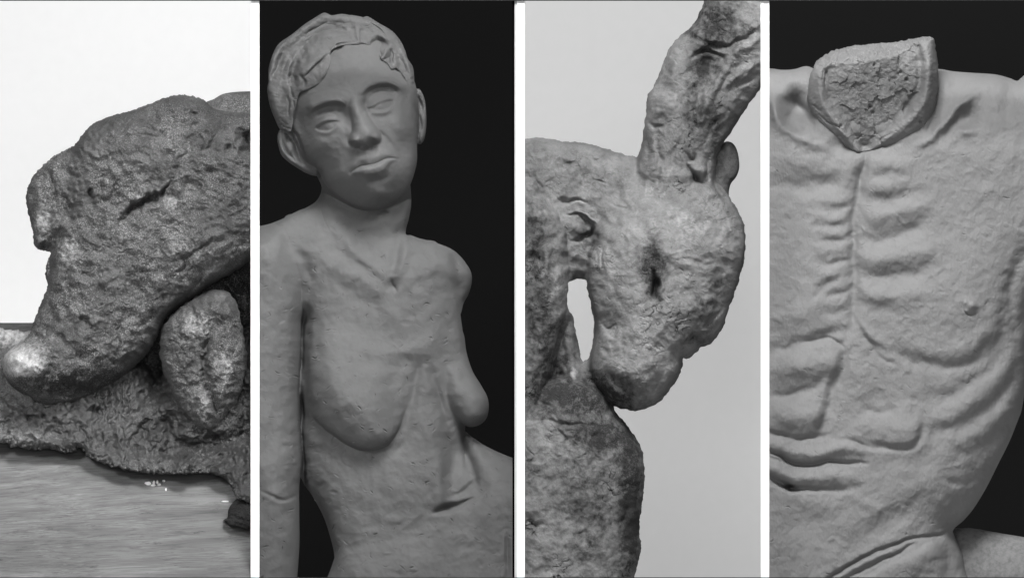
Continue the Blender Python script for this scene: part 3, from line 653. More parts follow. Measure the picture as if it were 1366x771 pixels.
# nose
NOSE = [(467, 130), (477, 127), (483, 136), (489, 148), (495, 160), (502, 171), (507, 179), (507.5, 187), (503, 192), (497, 193.5), (492, 197.5), (485, 200), (478, 198.5), (470, 195), (465, 189), (466, 181), (469, 173), (468, 160), (465, 148), (464, 138)]
dn = g.sd(NOSE, 5, c=1.0); t = ss(g.V, 122, 184)
a = np.clip(1-np.maximum(dn, 0)/15, 0, 1)
g.H += ((5+15*t)*np.power(np.maximum(1-a**2.1, 0), .8)).astype(np.float32)
g.blob(490, 179, 10, 9, 5.5, 20); g.blob(472.5, 187, 5.5, 6.5, 4.6); g.blob(502.5, 182.5, 4, 5.5, 3.4); g.blob(480.5, 195.5, 4.2, 2.2, -4, 12); g.blob(498, 190, 3.4, 2.2, -4.5, 30)
g.stroke([(480, 181), (479, 188), (482, 193)], 2.2, -2); g.stroke([(497, 184), (499, 189)], 1.6, -1.6); g.stroke([(470, 177), (464, 183), (463.5, 190), (468, 197)], 2.2, -2.6); g.stroke([(504, 173), (509, 180), (509, 188)], 2, -2)
g.blob(477, 146, 8, 12, 2.5, -20); g.blob(470, 128, 12, 10, 2)
# mouth: the upper lip slopes back to the slit, the lower lip stands forward under it
g.stroke([(497, 198), (501, 205)], 2.6, -1.6); g.stroke([(491, 199), (494, 207)], 1.8, 1.2); g.stroke([(504, 195), (507, 203)], 1.8, 1.2)
MOUTH = [(466, 230.5), (476, 224.5), (483, 221.2), (495, 219.8), (504.5, 216.7), (512.3, 212.6), (520, 211), (530.5, 211.8)]
g.section(MOUTH, [-20, -14, -10.5, -9, -7, -1.4, -.4, .6, 2.2, 5, 9.5, 14, 19, 26], [0, 1.0, 1.6, 1.8, 1.4, -1.6, -2.2, -1.4, 1.6, 3.8, 3.7, 1.0, -.8, 0], .08, 1.0, [.2, .8, 1.2, 1.15, 1.15, .9, .5, .12])
g.stroke(MOUTH, 1.1, -2.0); g.blob(467, 230.5, 2.2, 2, -1); g.blob(530, 211.8, 2.2, 2, -1); g.blob(500, 241, 16, 5, -1.6, 12)
g.stroke([(507, 277), (512, 279), (520, 284)], 2, -2)
fm = ss(dH, 0, 8); g.H = g.H*(1-fm)+blur(g.H, .9)*fm
d_all = np.maximum.reduce([dT, dA, dN, dS, dP, dH, dEL, dER, g.sd(BL)])
# gap between arm and waist
# clay surface
g.warp(1.0, 34, 251, np.minimum(d_all, np.where(dH > -6, 0, 99)))
soft = np.where(dH > 0, .45, 1.0).astype(np.float32)
Hs = g.H.copy()
g.H += (g.noise(26, 2, 51)*.8+g.noise(8, 2, 52)*.13)*soft
g.patches(900, 8, .42, d_all-1000*(dH > 0)); g.nicks(520, (2, 8), (.45, .8), (.3, 1.0), d_all-1000*(dH > 0)); g.nicks(380, (3, 9), (.5, .7), (1.2, 3.4), d_all-1000*(dH > 0)); g.patches(160, 7, .25, dH, 77)
g.crag(20, .5, 255, octs=2)
g.nicks(110, (2, 6), (.4, .6), (.2, .7), dH); g.H += ss(dH, 2, 10)*g.noise(9, 2, 263)*.16
zero = g.H*0
drk = np.exp(-(((g.U-402)/3.5)**2+((g.V-530)/26)**2))*.5  # painted shade in the groove between arm and torso
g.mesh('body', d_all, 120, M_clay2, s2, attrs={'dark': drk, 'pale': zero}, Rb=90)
headH = g.H.copy()
# ---- hair, its own shell over the skull
h = Grid(B0, B1, 8, 240, .7, 10)
HP = [(372, 172), (364, 155), (358, 138), (355, 118), (357, 108), (357, 90), (364, 68), (372, 56), (388, 45), (404, 32), (418, 23), (430, 16), (436, 17), (442, 19.5), (455, 17.5), (470, 20), (482, 22), (490, 21), (505, 30), (522, 40), (534, 54), (541, 70), (542, 76), (550, 88), (552, 102), (552.5, 114), (554, 120), (549, 124), (545, 113), (536, 98), (528, 90), (522, 92), (517, 84), (508, 78), (504, 68), (496, 62), (484, 58), (474, 58), (460, 59), (447, 63), (440, 69), (440, 82), (437, 92), (432, 104), (424, 112), (412, 118), (404, 121), (398, 124), (394, 140), (390, 160), (388, 172), (384, 176), (378, 171)]
dh = h.sd(HP, 4, c=1.0)
under = bilin(headH, (h.U-g.u0)/g.s, (h.V-g.v0)/g.s)
skull, dh0 = h.layer([(372, 172), (364, 155), (358, 138), (355, 118), (357, 90), (364, 68), (388, 45), (430, 17), (470, 19), (505, 29), (534, 54), (550, 88), (554, 120), (556, 170), (540, 240), (440, 240), (385, 200)], 2, 80, 76, bl=2, p=2.1)
skull = skull-face_tilt(h)*ss(dh0, -6, 22)
a = np.clip(1-np.maximum(dh, 0)/12, 0, 1)
h.H = (np.maximum(skull, np.where(dh > 0, np.maximum(under-2, skull), skull))+.3+3.2*np.sqrt(1-a*a)).astype(np.float32)
# locks (ridges and grooves swept from the parting)
_st = h.stroke
def hs(P, w=3, d=-2, *a_): _st(P, w, np.asarray(d)*1.4, *a_)
h.stroke = hs
def lock(P, w_, hh): h.stroke(P, w_, np.asarray(hh)*.8)
lock([(471, 52), (455, 44), (436, 46), (418, 56), (402, 72), (390, 90)], [4, 6, 7, 7, 7, 6], [3, 5, 6, 6, 5, 3])
h.step([(468, 50), (452, 38), (434, 37), (416, 46), (402, 60), (390, 78), (384, 96), (383, 112)][::-1], -4, 9, 1.5)
h.stroke([(468, 52), (460, 42), (446, 37), (432, 37), (416, 42), (404, 52)], [2.5, 3.5, 4, 4, 3, 2], [-2, -5, -6, -5, -4, -2])
lock([(440, 66), (424, 74), (412, 86), (402, 100), (398, 114)], [5, 6, 6, 6, 5], [3, 6, 6, 5, 3]); h.stroke([(434, 74), (424, 84), (414, 94), (405, 103)], 1.6, -3.8)
lock([(438, 86), (430, 98), (418, 108)], 6, 4); h.stroke([(408, 66), (396, 80), (390, 96), (388, 108), (386, 106)], [2, 3.5, 5, 5, 3], [-2, -5, -7, -8, -3]); h.blob(386.5, 104, 3, 5, -6)
lock([(392, 70), (382, 90), (372, 110), (366, 130)], 6, 4); h.stroke([(380, 62), (372, 80), (364, 98), (360, 112)], 3, -4); h.stroke([(384, 48), (376, 66)], 3, -2.5)
h.stroke([(398, 98), (404, 108), (404, 116)], 3, -4); h.stroke([(430, 113), (424, 116), (414, 120)], 1.6, -3)
h.stroke([(474, 30), (476, 44), (477, 57)], 5, 3); h.stroke([(470, 38), (474, 54)], 2, -2.5); h.stroke([(481, 40), (480, 54)], 2.4, -2.5)
h.stroke([(441, 66), (454, 62), (470, 60)], 3, 3.4); h.stroke([(446, 66), (450, 60), (466, 57)], 1.6, -4)
# curl on the right
h.stroke([(490, 58), (494, 49), (504, 46), (516, 52), (521, 62)], [4, 4.5, 4.5, 4, 3], [2, 3.5, 4, 4, 2]); h.blob(503, 58, 8, 6, -9, -25); h.stroke([(480, 58), (492, 61), (502, 62)], 1.4, -5); h.stroke([(502, 62), (507, 72)], 2, -6)
lock([(520, 62), (514, 70), (508, 78)], 3.5, 6); h.stroke([(521, 66), (522, 76), (522, 84)], 2, -7); h.stroke([(513, 78), (520, 76)], 1.4, -3)
h.stroke([(489, 28), (500, 34), (508, 39), (514, 48)], 1.3, -3.4); h.stroke([(528, 62), (534, 80), (541, 96), (547, 110)], 4, -4); lock([(538, 72), (545, 88), (549, 104)], 3.4, 3); h.stroke([(524, 76), (530, 92), (542, 106)], 2, 2)
h.stroke([(383, 128), (384, 140), (383, 152)], 1.4, -4); h.stroke([(387, 117), (389, 130)], 1.4, -3.5); h.stroke([(368, 166), (378, 169), (388, 172)], 1.6, -4); h.stroke([(372, 158), (380, 166)], 2, -3); h.stroke([(391, 136), (390, 158)], 1.6, -3.5)
h.stroke = _st
h.warp(.7, 12, 261)
rr = np.random.default_rng(4)
for _ in range(60):
    u = rr.uniform(356, 552); v = rr.uniform(18, 165); x = u-474; y = v-70; q = math.atan2(y, x)+math.pi/2+(.5 if x < 0 else -.5); L_ = rr.uniform(5, 14)
    c, s_ = math.cos(q)*L_, math.sin(q)*L_; h.stroke([(u-c, v-s_), (u+rr.normal(), v+rr.normal()), (u+c, v+s_)], rr.uniform(.8, 2.4), rr.choice([-1, 1])*rr.uniform(.3, .9))
h.patches(160, 8, .5, dh)
h.H += h.noise(12, 3, 61)*.5+h.noise(4, 2, 62)*.12; h.nicks(110, (2, 8), (.4, .8), (.5, 1.8), dh, ang=2.2, spread=.9)
h.mesh('hair', dh, 60, M_hair2, s2, attrs={'dark': h.H*0, 'pale': h.H*0})
# ------------------------------------------------------------------ bay 3: patinated figure with raised limb
C0, C1 = 694.5, 1020.5
M_pat = clay('patinated_clay', .168, .3, .85, .12, .4, 800, .3, .22, .12, 1.6, 1.5, .3)
s3 = empty('raised_limb_sculpture', (X(800), 0, -.44))
tag(s3, 'mottled clay sculpture of a knotted torso with one limb raised above a narrow gap', 'sculpture')
# knob behind the raised limb
g = Grid(930, 1010, 170, 300, .8, 12)
P = [(940, 200), (958, 196), (970, 188), (980, 191), (986, 203), (988, 222), (984, 235), (977, 244), (974, 255), (972, 275), (950, 290), (935, 260)]
g.H, d = g.layer(P, -60, 20, 20); g.H += g.noise(10, 2, 3)*.6
g.mesh('far_knob', d, 34, M_pat, s3, attrs={'dark': d*0+.35, 'pale': d*0})
g = Grid(C0, C1, -30, 826, .8, 13)
LIMB = [(948, -60), (940, 0), (935, 15), (925, 32), (905, 50), (893, 65), (885, 85), (879, 100), (872, 115), (865, 127), (863, 145), (861, 160), (859, 178), (856, 195), (851, 213), (850, 240), (870, 300), (960, 300), (966, 262), (957, 245), (957, 215), (963, 197), (975, 178), (985, 163), (993, 150), (1003, 135), (1014, 120), (1022, 108), (1090, 0), (1090, -60)]
SHO = [(620, 190), (700, 184), (725, 183), (755, 188), (780, 190), (800, 195), (820, 201), (835, 206), (853, 213), (900, 260), (880, 330), (815, 330), (812, 352), (806, 368), (790, 374), (765, 374), (757, 382), (750, 420), (620, 420)]
LOBE = [(800, 290), (830, 240), (870, 225), (930, 228), (960, 245), (975, 263), (985, 280), (993, 297), (996, 320), (994, 345), (988, 370), (981, 392), (974, 410), (970, 425), (965, 440), (960, 446), (953, 456), (945, 461), (936, 464), (928, 472), (918, 479), (912, 478), (911, 490), (905, 505), (895, 520), (885, 532), (870, 543), (857, 547), (848, 549), (835, 547), (823, 543), (808, 532), (795, 515), (788, 495), (788, 475), (791, 455), (793, 430), (788, 405), (783, 378), (784, 345)]
LEFT = [(600, 190), (700, 236), (714, 246), (728, 262), (742, 280), (752, 300), (757, 325), (758, 350), (758, 400), (752, 430), (742, 460), (736, 490), (730, 520), (730, 560), (700, 600), (600, 600)]
SPIKE = [(758, 412), (764, 420), (768, 440), (773, 462), (778, 482), (790, 474), (806, 486), (808, 504), (800, 530), (780, 560), (730, 560), (728, 500), (738, 460), (750, 430)]
LOW = [(600, 540), (700, 530), (715, 515), (745, 505), (775, 503), (798, 515), (815, 536), (822, 549), (832, 562), (843, 576), (853, 591), (859, 609), (861, 635), (859, 660), (855, 688), (854, 708), (856, 730), (853, 750), (847, 775), (838, 860), (600, 860)]
hLi, dLi = g.layer(LIMB, -28, 50, 46, bl=3); hSh, dSh = g.layer(SHO, -45, 44, 46, bl=3); hLo, dLo = g.layer(LOBE, -8, 80, 78, bl=3, p=2.1)
hLe, dLe = g.layer(LEFT, -4, 56, 44, bl=2); hSp, dSp = g.layer(SPIKE, -40, 24, 22, bl=2); hLw, dLw = g.layer(LOW, -10, 72, 74, bl=3)
H = smax(hSh, hLi, 14); H = blur(H, 2); H = smax(H, hSp, 6); hLo = hLo-ss(g.V, 345, 225)*44; H = smax(H, hLo, 22); H = blur(H, 1.5); H = np.where(dLw > -12, smax(H, hLw, 8), H); H = np.where(dLe > -12, smax(H, hLe, 4), H)
g.H = H
B = g.blob; S = g.stroke
def SL(P, w, d, *a_): g.stroke(P, w, np.asarray(d)*1.6, *a_)
def BL_(u, v, a_, b_, h_, *r): g.blob(u, v, a_, b_, h_*1.7, *r)
# raised limb
BL_(945, 85, 18, 16, -12, 20); SL([(925, 78), (935, 68), (952, 68), (968, 76)], 4, -9); SL([(928, 90), (940, 110), (932, 135), (926, 160)], 10, -7); SL([(985, 72), (966, 95), (950, 120), (938, 150), (930, 175)], 7, 7)
SL([(1015, 40), (990, 50), (975, 62), (950, 60), (935, 55)], 4, -6); SL([(1010, 55), (985, 68)], 6, 6); BL_(960, 30, 22, 22, -7); SL([(905, 62), (900, 90), (890, 120)], 7, 5); BL_(930, 42, 8, 6, 5)
SL([(1012, 100), (990, 110), (972, 120)], 4, -5); SL([(1012, 84), (985, 100), (960, 130)], 6, 4); SL([(970, 150), (950, 170), (940, 190)], 4, -5)
SL([(868, 165), (878, 171), (888, 166)], 3.4, -7); SL([(872, 174), (882, 174)], 2.5, 4); SL([(862, 175), (866, 205), (858, 225)], 5, -4); SL([(876, 180), (880, 210), (878, 250)], 3, -4)
SL([(915, 205), (922, 212), (930, 207)], 2.4, -7); SL([(920, 215), (922, 228), (930, 238), (942, 246)], [2, 2.5, 3, 3], [-4, -6, -9, -6]); SL([(946, 205), (944, 225), (946, 244)], 3, -8); BL_(938, 228, 8, 12, 7, -15); BL_(930, 236, 8, 6, -6)
SL([(956, 200), (958, 222), (954, 248), (970, 268), (984, 282)], 3, -5); SL([(915, 180), (900, 200), (898, 220)], 4, -3)
# lobe
S([(871, 362), (874, 375), (873, 390), (869, 400)], [3, 4.6, 5, 3], [-10, -20, -20, -8], 2.6); S([(882, 365), (884, 380), (880, 396)], 2.5, 3)
B(870, 345, 14, 14, -4); B(940, 410, 26, 18, 5, 30); S([(925, 440), (945, 432), (962, 415), (968, 404)], 3, -4); S([(912, 478), (915, 460), (930, 448), (948, 440)], 4, -5)
S([(812, 500), (822, 510), (835, 520), (842, 535)], 4, -7); S([(800, 492), (820, 520), (838, 540)], 6, 3); S([(838, 512), (842, 524), (840, 540)], 1.8, -5); B(855, 500, 26, 26, 5)
S([(800, 425), (808, 440), (820, 436), (818, 448)], 1.6, -3); S([(805, 440), (818, 442)], 1.6, -2.5); B(905, 320, 40, 40, 4); S([(898, 340), (930, 350), (960, 350)], 4, -2)
S([(808, 325), (804, 340), (806, 355)], 2, -4); S([(795, 330), (799, 350)], 2, -3)
# shoulder and gap edge
B(757, 217, 5, 3.2, -4); S([(790, 240), (802, 240), (812, 245)], 1.6, -4); S([(778, 210), (785, 213)], 2, -4); S([(750, 268), (755, 272), (770, 264), (780, 268)], 2.4, -7); B(752, 268, 4, 4, -6)
S([(755, 285), (775, 288), (785, 298), (790, 310), (785, 318)], [2, 3, 3, 3, 2], -10); S([(762, 322), (775, 320), (788, 312), (800, 318)], [3, 4, 5, 3], [-6, -12, -12, -5]); S([(775, 284), (790, 290), (800, 300)], 2, 3); B(770, 350, 10, 16, -10); S([(768, 362), (776, 368), (784, 362)], 4, -10)
S([(812, 270), (825, 276), (838, 275)], 1.6, -3); S([(700, 200), (740, 205), (790, 222), (840, 230)], 8, 2)
# left mass
S([(704, 240), (716, 262), (730, 280), (742, 300)], 3, 4); S([(714, 285), (722, 310), (716, 340), (726, 370)], 5, -5); S([(740, 320), (736, 350), (742, 380)], 5, -4); B(715, 430, 16, 40, -6); S([(705, 400), (712, 440), (722, 480), (716, 520)], 5, -5); B(710, 345, 10, 8, -5)
S([(745, 440), (752, 470), (758, 500)], 4, -4); S([(762, 430), (768, 460), (772, 490)], 3, -3); S([(735, 480), (746, 500), (760, 512)], 4, -5); B(764, 495, 4, 8, 5)
# lower body
B(725, 530, 26, 14, -5, 0); B(733, 540, 8, 4, -6); S([(700, 562), (730, 562), (760, 568), (795, 566)], 3, -4); S([(735, 555), (750, 574), (760, 584)], 3, 4); B(790, 545, 14, 8, -4)
S([(705, 692), (712, 700), (722, 704)], 4, -6); B(720, 620, 30, 30, 4); B(800, 617, 8, 6, -4); S([(835, 650), (840, 680), (830, 700), (832, 720)], 5, -4); S([(830, 600), (838, 625), (842, 650)], 4, -3); B(735, 735, 16, 20, 4); S([(700, 660), (720, 640), (750, 650)], 6, -3); B(770, 690, 20, 26, -5); B(780, 600, 20, 12, 4, 20); S([(812, 620), (816, 650), (808, 690), (814, 740)], 5, -3)
crisp = ss(g.V, 700, 540)*.8+.2
d_all = np.maximum.reduce([dLi, dSh, dLo, dLe, dSp, dLw])
HOLE = [(762, 376), (759, 386), (757, 400), (758, 412), (764, 421), (768, 438), (771, 455), (776, 473), (781, 481), (786, 478), (789, 466), (791, 452), (793, 432), (790, 415), (786, 398), (783, 380), (780, 373), (772, 372)]
dh = g.sd(HOLE, 5, c=1.0)
rim = np.clip(-dh, 0, 14)
g.H = (g.H-14*(1-np.sqrt(np.clip(1-(1-rim/14)**2, 0, 1)))).astype(np.float32)
d_all = np.minimum(d_all, -dh)+g.noise(9, 3, 270)*.7
g.warp(2.2, 20, 271, d_all)
ck = g.cracks(34, 1.0, 2.2, .45, 273, d_all, .5, .7)
g.cracks(15, .8, 1.5, .45, 277, d_all*(g.V < 640), .4, .4)
g.crag(44, 3.0, 281); g.crag(12, .45, 285)
g.H += g.noise(34, 2, 71)*1.6+(g.noise(9, 2, 72)*.22+g.noise(2.4, 2, 73)*.12)*crisp
g.patches(520, 8, .8, d_all); g.nicks(420, (3, 12), (.5, 1.2), (.5, 2), d_all*(g.V < 640))
G = lambda u, v, a, b, hh: hh*np.exp(-(((g.U-u)/a)**2+((g.V-v)/b)**2))
nz = g.noise(16, 4, 74, .55)
dark = G(873, 350, 26, 40, .62)+G(873, 385, 10, 22, .5)+G(955, 35, 40, 34, .6)+G(942, 88, 20, 20, .6)+G(925, 145, 18, 45, .42)+G(955, 175, 16, 50, .4)+G(940, 408, 26, 24, .4)+G(960, 375, 14, 10, .5)+G(925, 455, 30, 16, .35)+G(815, 515, 34, 26, .35)+G(840, 535, 30, 14, .2)+G(785, 315, 18, 22, .45)+G(765, 530, 60, 30, .45)+G(800, 580, 40, 24, .5)+G(720, 420, 30, 120, .38)+G(710, 310, 22, 60, .3)+G(790, 680, 60, 110, .38)+G(845, 620, 18, 70, .5)+G(750, 480, 24, 50, .35)+G(845, 720, 16, 60, .5)
pale = ss(g.noise(26, 4, 75, .55), .2, 1.3)*.24+G(905, 300, 60, 40, .3)+G(790, 235, 60, 24, .2)+G(855, 470, 30, 40, .28)+G(765, 497, 5, 10, .6)+G(885, 95, 12, 40, .3)+G(990, 85, 30, 10, .4)+G(715, 545, 14, 8, .3)
g.mesh('figure', d_all, 110, M_pat, s3, attrs={'dark': dark*1.12+.06+nz*.11+.05*ss(g.V, 215, 150)*ss(g.U, 850, 870)+.1*ss(dLe, 0, 10)+.06*ss(dLw, 0, 20)+ck*.5, 'pale': pale}, Rb=70)
# ------------------------------------------------------------------ bay 4: headless male torso in pale clay
D0, D1 = 1020.5, 1385
M_clay4 = clay('pale_clay', .178, .05, .8, .2, .12, 650, 0, 0, .3, 1.3, 1, .12)
M_cut = clay('torn_clay', .175, .08, .7, .25, .2, 650, .2, 0, .3, 1.3, 1, .35)
s4 = empty('headless_torso', (X(1200), 0, -.44))
tag(s4, 'pale grey clay torso of a headless man with a broken neck stump and ribs', 'sculpture')
# thigh behind, lower right
g = Grid(1230, D1, 690, 826, 1.0, 15)
P = [(1230, 700), (1275, 706), (1300, 706), (1340, 713), (1375, 719), (1420, 730), (1420, 860), (1230, 860)]
g.H, d = g.layer(P, -70, 40, 60); g.H += g.noise(24, 2, 3)*.6
g.mesh('seat_block', d, 60, M_clay4, s4, attrs={'dark': d*0+.3, 'pale': d*0})
g = Grid(D0, D1, 60, 826, .8, 16)
TOR = [(960, 95), (1020, 90), (1045, 92), (1062, 91), (1078, 87), (1095, 92), (1150, 100), (1230, 95), (1254, 91), (1275, 94), (1300, 96), (1330, 98), (1350, 103), (1360, 107), (1367, 102), (1380, 98), (1460, 100), (1460, 300), (1390, 400), (1374, 500), (1367, 545), (1362, 560), (1350, 590), (1335, 620), (1320, 650), (1303, 678), (1288, 696), (1275, 707), (1276, 716), (1285, 735), (1290, 760), (1292, 860), (900, 860), (900, 100)]
g.H, dT = g.layer(TOR, -40, 96, 110, bl=8, p=2.2)
B = g.blob; S = g.stroke; K = g.step
# big forms: chest, pectoral, belly
B(1255, 400, 80, 80, 12); B(1070, 400, 60, 90, 8); B(1200, 640, 90, 80, 6); B(1330, 560, 40, 90, -6)
# shoulders / clavicles
S([(1222, 198), (1240, 185), (1262, 165), (1285, 140), (1305, 122), (1330, 112)], [6, 6, 7, 7, 8, 8], [4, 7, 9, 9, 8, 4])
S([(1254, 192), (1262, 180), (1278, 166), (1290, 150), (1306, 138)], [6, 8, 9, 10, 10], [-3, -5, -7, -6, -3]); B(1291, 157, 18, 15, -15, 30); B(1152, 192, 34, 13, -24); B(1291, 175, 12, 7, 9, 0)
S([(1256, 100), (1255, 125), (1248, 155), (1236, 180)], 6, -9); B(1268, 120, 12, 24, -5, -20)
B(1064, 143, 17, 25, -46, -10); S([(1060, 118), (1068, 140), (1082, 162), (1086, 176)], 7, -10); S([(1028, 120), (1032, 145), (1048, 170), (1078, 188), (1112, 200)], [7, 7, 7, 7, 6], [6, 9, 10, 9, 4]); B(1024, 150, 8, 30, -12)
S([(1055, 168), (1072, 175), (1084, 176)], 4, -4)
# sternum line
S([(1154, 205), (1152, 225), (1147, 250), (1141, 285), (1139, 320), (1139, 360), (1141, 400), (1138, 430), (1128, 452)], [5, 7, 7, 6, 6, 7, 7, 6, 5], [-6, -9, -8, -6, -6, -6, -5, -4, -3])
S([(1154, 210), (1148, 260), (1140, 330), (1141, 400), (1136, 440)], 15, -5); S([(1155, 206), (1153, 222)], 2, -4); S([(1150, 232), (1148, 255)], 1.5, -2)
S([(1134, 205), (1130, 240), (1124, 280)], 6, 2)
# ribs right of the sternum: ridges fanned out, hollows between
for P_, h_ in (([(1160, 222), (1178, 219), (1198, 219), (1222, 222)], 5), ([(1156, 253), (1172, 250), (1196, 246), (1222, 242)], 5.5), ([(1150, 288), (1170, 289), (1196, 284), (1224, 275), (1244, 270)], 7),
               ([(1148, 343), (1170, 346), (1200, 342), (1232, 334), (1250, 330)], 8), ([(1148, 386), (1170, 394), (1200, 396), (1240, 392)], 6.5)):
    S(P_, 12, h_*.95)
for P_, h_ in (([(1160, 236), (1178, 234), (1200, 236)], -5), ([(1156, 268), (1178, 267), (1204, 264), (1225, 260)], -6), ([(1148, 318), (1168, 322), (1196, 315), (1226, 303), (1240, 298)], -8),
               ([(1146, 362), (1168, 369), (1198, 371), (1230, 364), (1248, 358)], -8), ([(1148, 402), (1170, 412), (1196, 414)], -5)):
    S(P_, 10, h_*.72)
for i in range(4):
    S([(1146+i*4, 424+i*10), (1166+i*5, 446+i*9), (1188+i*5, 462+i*6)], 4, 4); S([(1146+i*4, 433+i*9), (1164+i*5, 454+i*8), (1184+i*5, 469+i*6)], 2.6, -3)
# ribs on the left of the sternum
for y, h_ in ((268, 4), (292, 5), (312, 5), (332, 5), (368, 5)):
    S([(1134, y-2), (1116, y), (1096, y-3), (1078-(y%7)*3, y-10)], [5, 6, 7, 8], [h_*.5, h_*.42, h_*.3, 0])
for y, h_ in ((280, 5), (302, 6), (322, 6), (350, 8), (392, 7), (418, 6)):
    S([(1136, y-8), (1122, y-1), (1106, y+1), (1086-(y%5)*3, y-3)], [4.5, 5, 6, 7], [-h_*.7, -h_*.55, -h_*.4, 0])
S([(1026, 245), (1060, 250), (1100, 246), (1130, 240)], 12, -7); S([(1030, 215), (1070, 212), (1110, 220)], 14, 4); S([(1090, 395), (1100, 380), (1132, 368)], 5, -5)
# pectoral right
S([(1150, 440), (1176, 462), (1205, 476), (1240, 487), (1275, 489), (1308, 478), (1332, 456), (1345, 425), (1350, 390), (1356, 355)], [7, 8, 8, 9, 10, 11, 11, 10, 9, 8], [-3, -4, -4.5, -5, -6, -6, -6, -5, -4, -2])
S([(1200, 452), (1235, 466), (1275, 468), (1310, 452), (1330, 424)], 14, 4); B(1295, 408, 13, 12, 3); B(1300, 409, 4.5, 6, 4.5); B(1290, 404, 3, 3, 1.6); B(1288, 415, 3, 3, 1.4); S([(1284, 400), (1287, 414), (1296, 421), (1305, 418)], 1.5, -1.6)
S([(1385, 322), (1366, 340), (1354, 366), (1347, 400)], [8, 7, 6, 6], [-4, -5, -4, -1]); B(1330, 210, 40, 60, 5)
# pectoral left edge
S([(1018, 470), (1050, 463), (1078, 455), (1105, 446), (1126, 440)], 8, -6); S([(1070, 458), (1100, 452), (1118, 456), (1128, 466)], [2, 2.5, 2.5, 2], -5); S([(1028, 425), (1070, 420), (1105, 405)], 14, 4)
# abdominal blocks on the left
B(1070, 488, 36, 17, 14, 8); B(1110, 480, 14, 18, 6); B(1062, 555, 36, 18, 15, -4); B(1090, 535, 20, 26, 5); S([(1022, 525), (1050, 528), (1078, 522), (1092, 515)], 6, -5)
S([(1127, 466), (1126, 482), (1118, 505), (1110, 528), (1105, 552), (1094, 575), (1086, 584)], [5, 7, 8, 8, 8, 7, 5], [-3, -6, -8, -8, -8, -7, -3]); S([(1100, 500), (1092, 515), (1084, 532)], 6, -4)
B(1145, 500, 16, 28, 4)
# navel and the bulge below
B(1174, 534, 17, 12, -4); S([(1150, 534), (1160, 546), (1174, 551), (1188, 547), (1197, 538)], [5, 6, 6, 6, 5], [-1, -4, -5, -4, -1])
B(1205, 575, 26, 22, 12, 30); S([(1228, 545), (1232, 570), (1222, 592), (1200, 600), (1175, 594), (1152, 585)], [7, 7, 6, 5, 5, 5], -5.5); B(1160, 570, 20, 14, 4); B(1140, 580, 12, 5, 3)
# belly folds
S([(1018, 570), (1040, 580), (1062, 584), (1090, 583), (1104, 580)], 3.5, -7)
S([(1020, 586), (1044, 596), (1066, 605), (1096, 605), (1122, 597), (1160, 602)], 9, 9)
S([(1018, 594), (1038, 606), (1052, 615), (1070, 619), (1094, 618), (1106, 616), (1140, 619), (1160, 619)], [2.6, 2.6, 3, 3, 3, 2.6, 2.4, 2], [-6, -9, -11, -11, -10, -8, -7, -3])
S([(1020, 618), (1040, 630), (1064, 637), (1100, 636), (1150, 634)], 9, 8); S([(1020, 605), (1036, 614), (1046, 622)], 2, -4)
S([(1016, 630), (1032, 640), (1046, 647), (1060, 650), (1080, 653), (1110, 654), (1150, 648)], [3, 4, 4, 4, 3, 4, 7], [-9, -11, -12, -12, -9, -6, -3]); S([(1046, 646), (1055, 650), (1064, 650)], 3.4, -14)
S([(1115, 586), (1140, 590), (1165, 596), (1185, 600)], 3, -4); S([(1180, 615), (1210, 618), (1240, 622)], 10, -3)
# groin and thigh crease
S([(1085, 785), (1110, 770), (1140, 752), (1170, 737), (1200, 724), (1228, 717), (1255, 713), (1274, 706)], [2.6, 2.8, 2.6, 2.4, 2.2, 2, 2, 2], [-6, -9, -9, -8, -8, -7, -6, -4])
S([(1110, 782), (1145, 764), (1175, 749), (1205, 736), (1228, 722)], 2, -5); S([(1100, 778), (1140, 759), (1172, 743), (1205, 729)], 4, 4)
K([(1090, 800), (1140, 775), (1180, 755), (1215, 738), (1240, 722), (1270, 714)], 8, 34, 4)
S([(1225, 668), (1195, 690), (1165, 712), (1135, 735)], 14, -6); B(1170, 680, 16, 14, 3); B(1230, 740, 30, 30, 6); S([(1255, 720), (1266, 745), (1268, 790)], 8, -4)
S([(1040, 690), (1080, 700), (1100, 720)], 16, -4); B(1080, 670, 30, 16, 3)
# ribs and obliques down the right side
for P_, h_, w_ in (([(1372, 440), (1345, 490), (1310, 525), (1268, 555), (1240, 562)], 6, 12), ([(1372, 500), (1345, 545), (1310, 580), (1270, 600)], 5, 13), ([(1360, 570), (1330, 610), (1290, 632)], 4, 12)):
    S(P_, w_, h_*.7)
for P_, h_, w_ in (([(1364, 420), (1340, 472), (1305, 505), (1262, 530), (1225, 535)], -8, 9), ([(1374, 470), (1344, 520), (1306, 556), (1262, 575), (1236, 566)], -8, 8), ([(1366, 530), (1336, 578), (1300, 600), (1268, 612)], -5, 8), ([(1340, 600), (1310, 635), (1280, 644), (1262, 640)], -5, 5), ([(1340, 640), (1310, 665), (1270, 680)], -3, 8)):
    S(P_, w_*1.15, h_*.55)
B(1240, 600, 16, 40, -5, -20); B(1225, 650, 20, 10, 2)
g.H = blur(g.H, 1.6)
g.warp(1.5, 30, 291, dT, 2); g.crag(28, .8, 295, octs=2)
g.H += g.noise(4, 2, 85, su=.6, sv=1.8)*.16
g.H += g.noise(24, 2, 81)*.6+g.noise(8, 2, 82)*.14+g.noise(3, 1, 84)*.07
B(1294, 410, 13, 12, 2.5); B(1298, 406, 6, 6, 2.6); B(1289, 404, 2.6, 2.6, 1.2); B(1290, 415, 3, 2.4, 1); S([(1284, 400), (1287, 414), (1296, 421), (1305, 418)], 1.3, -1.6)
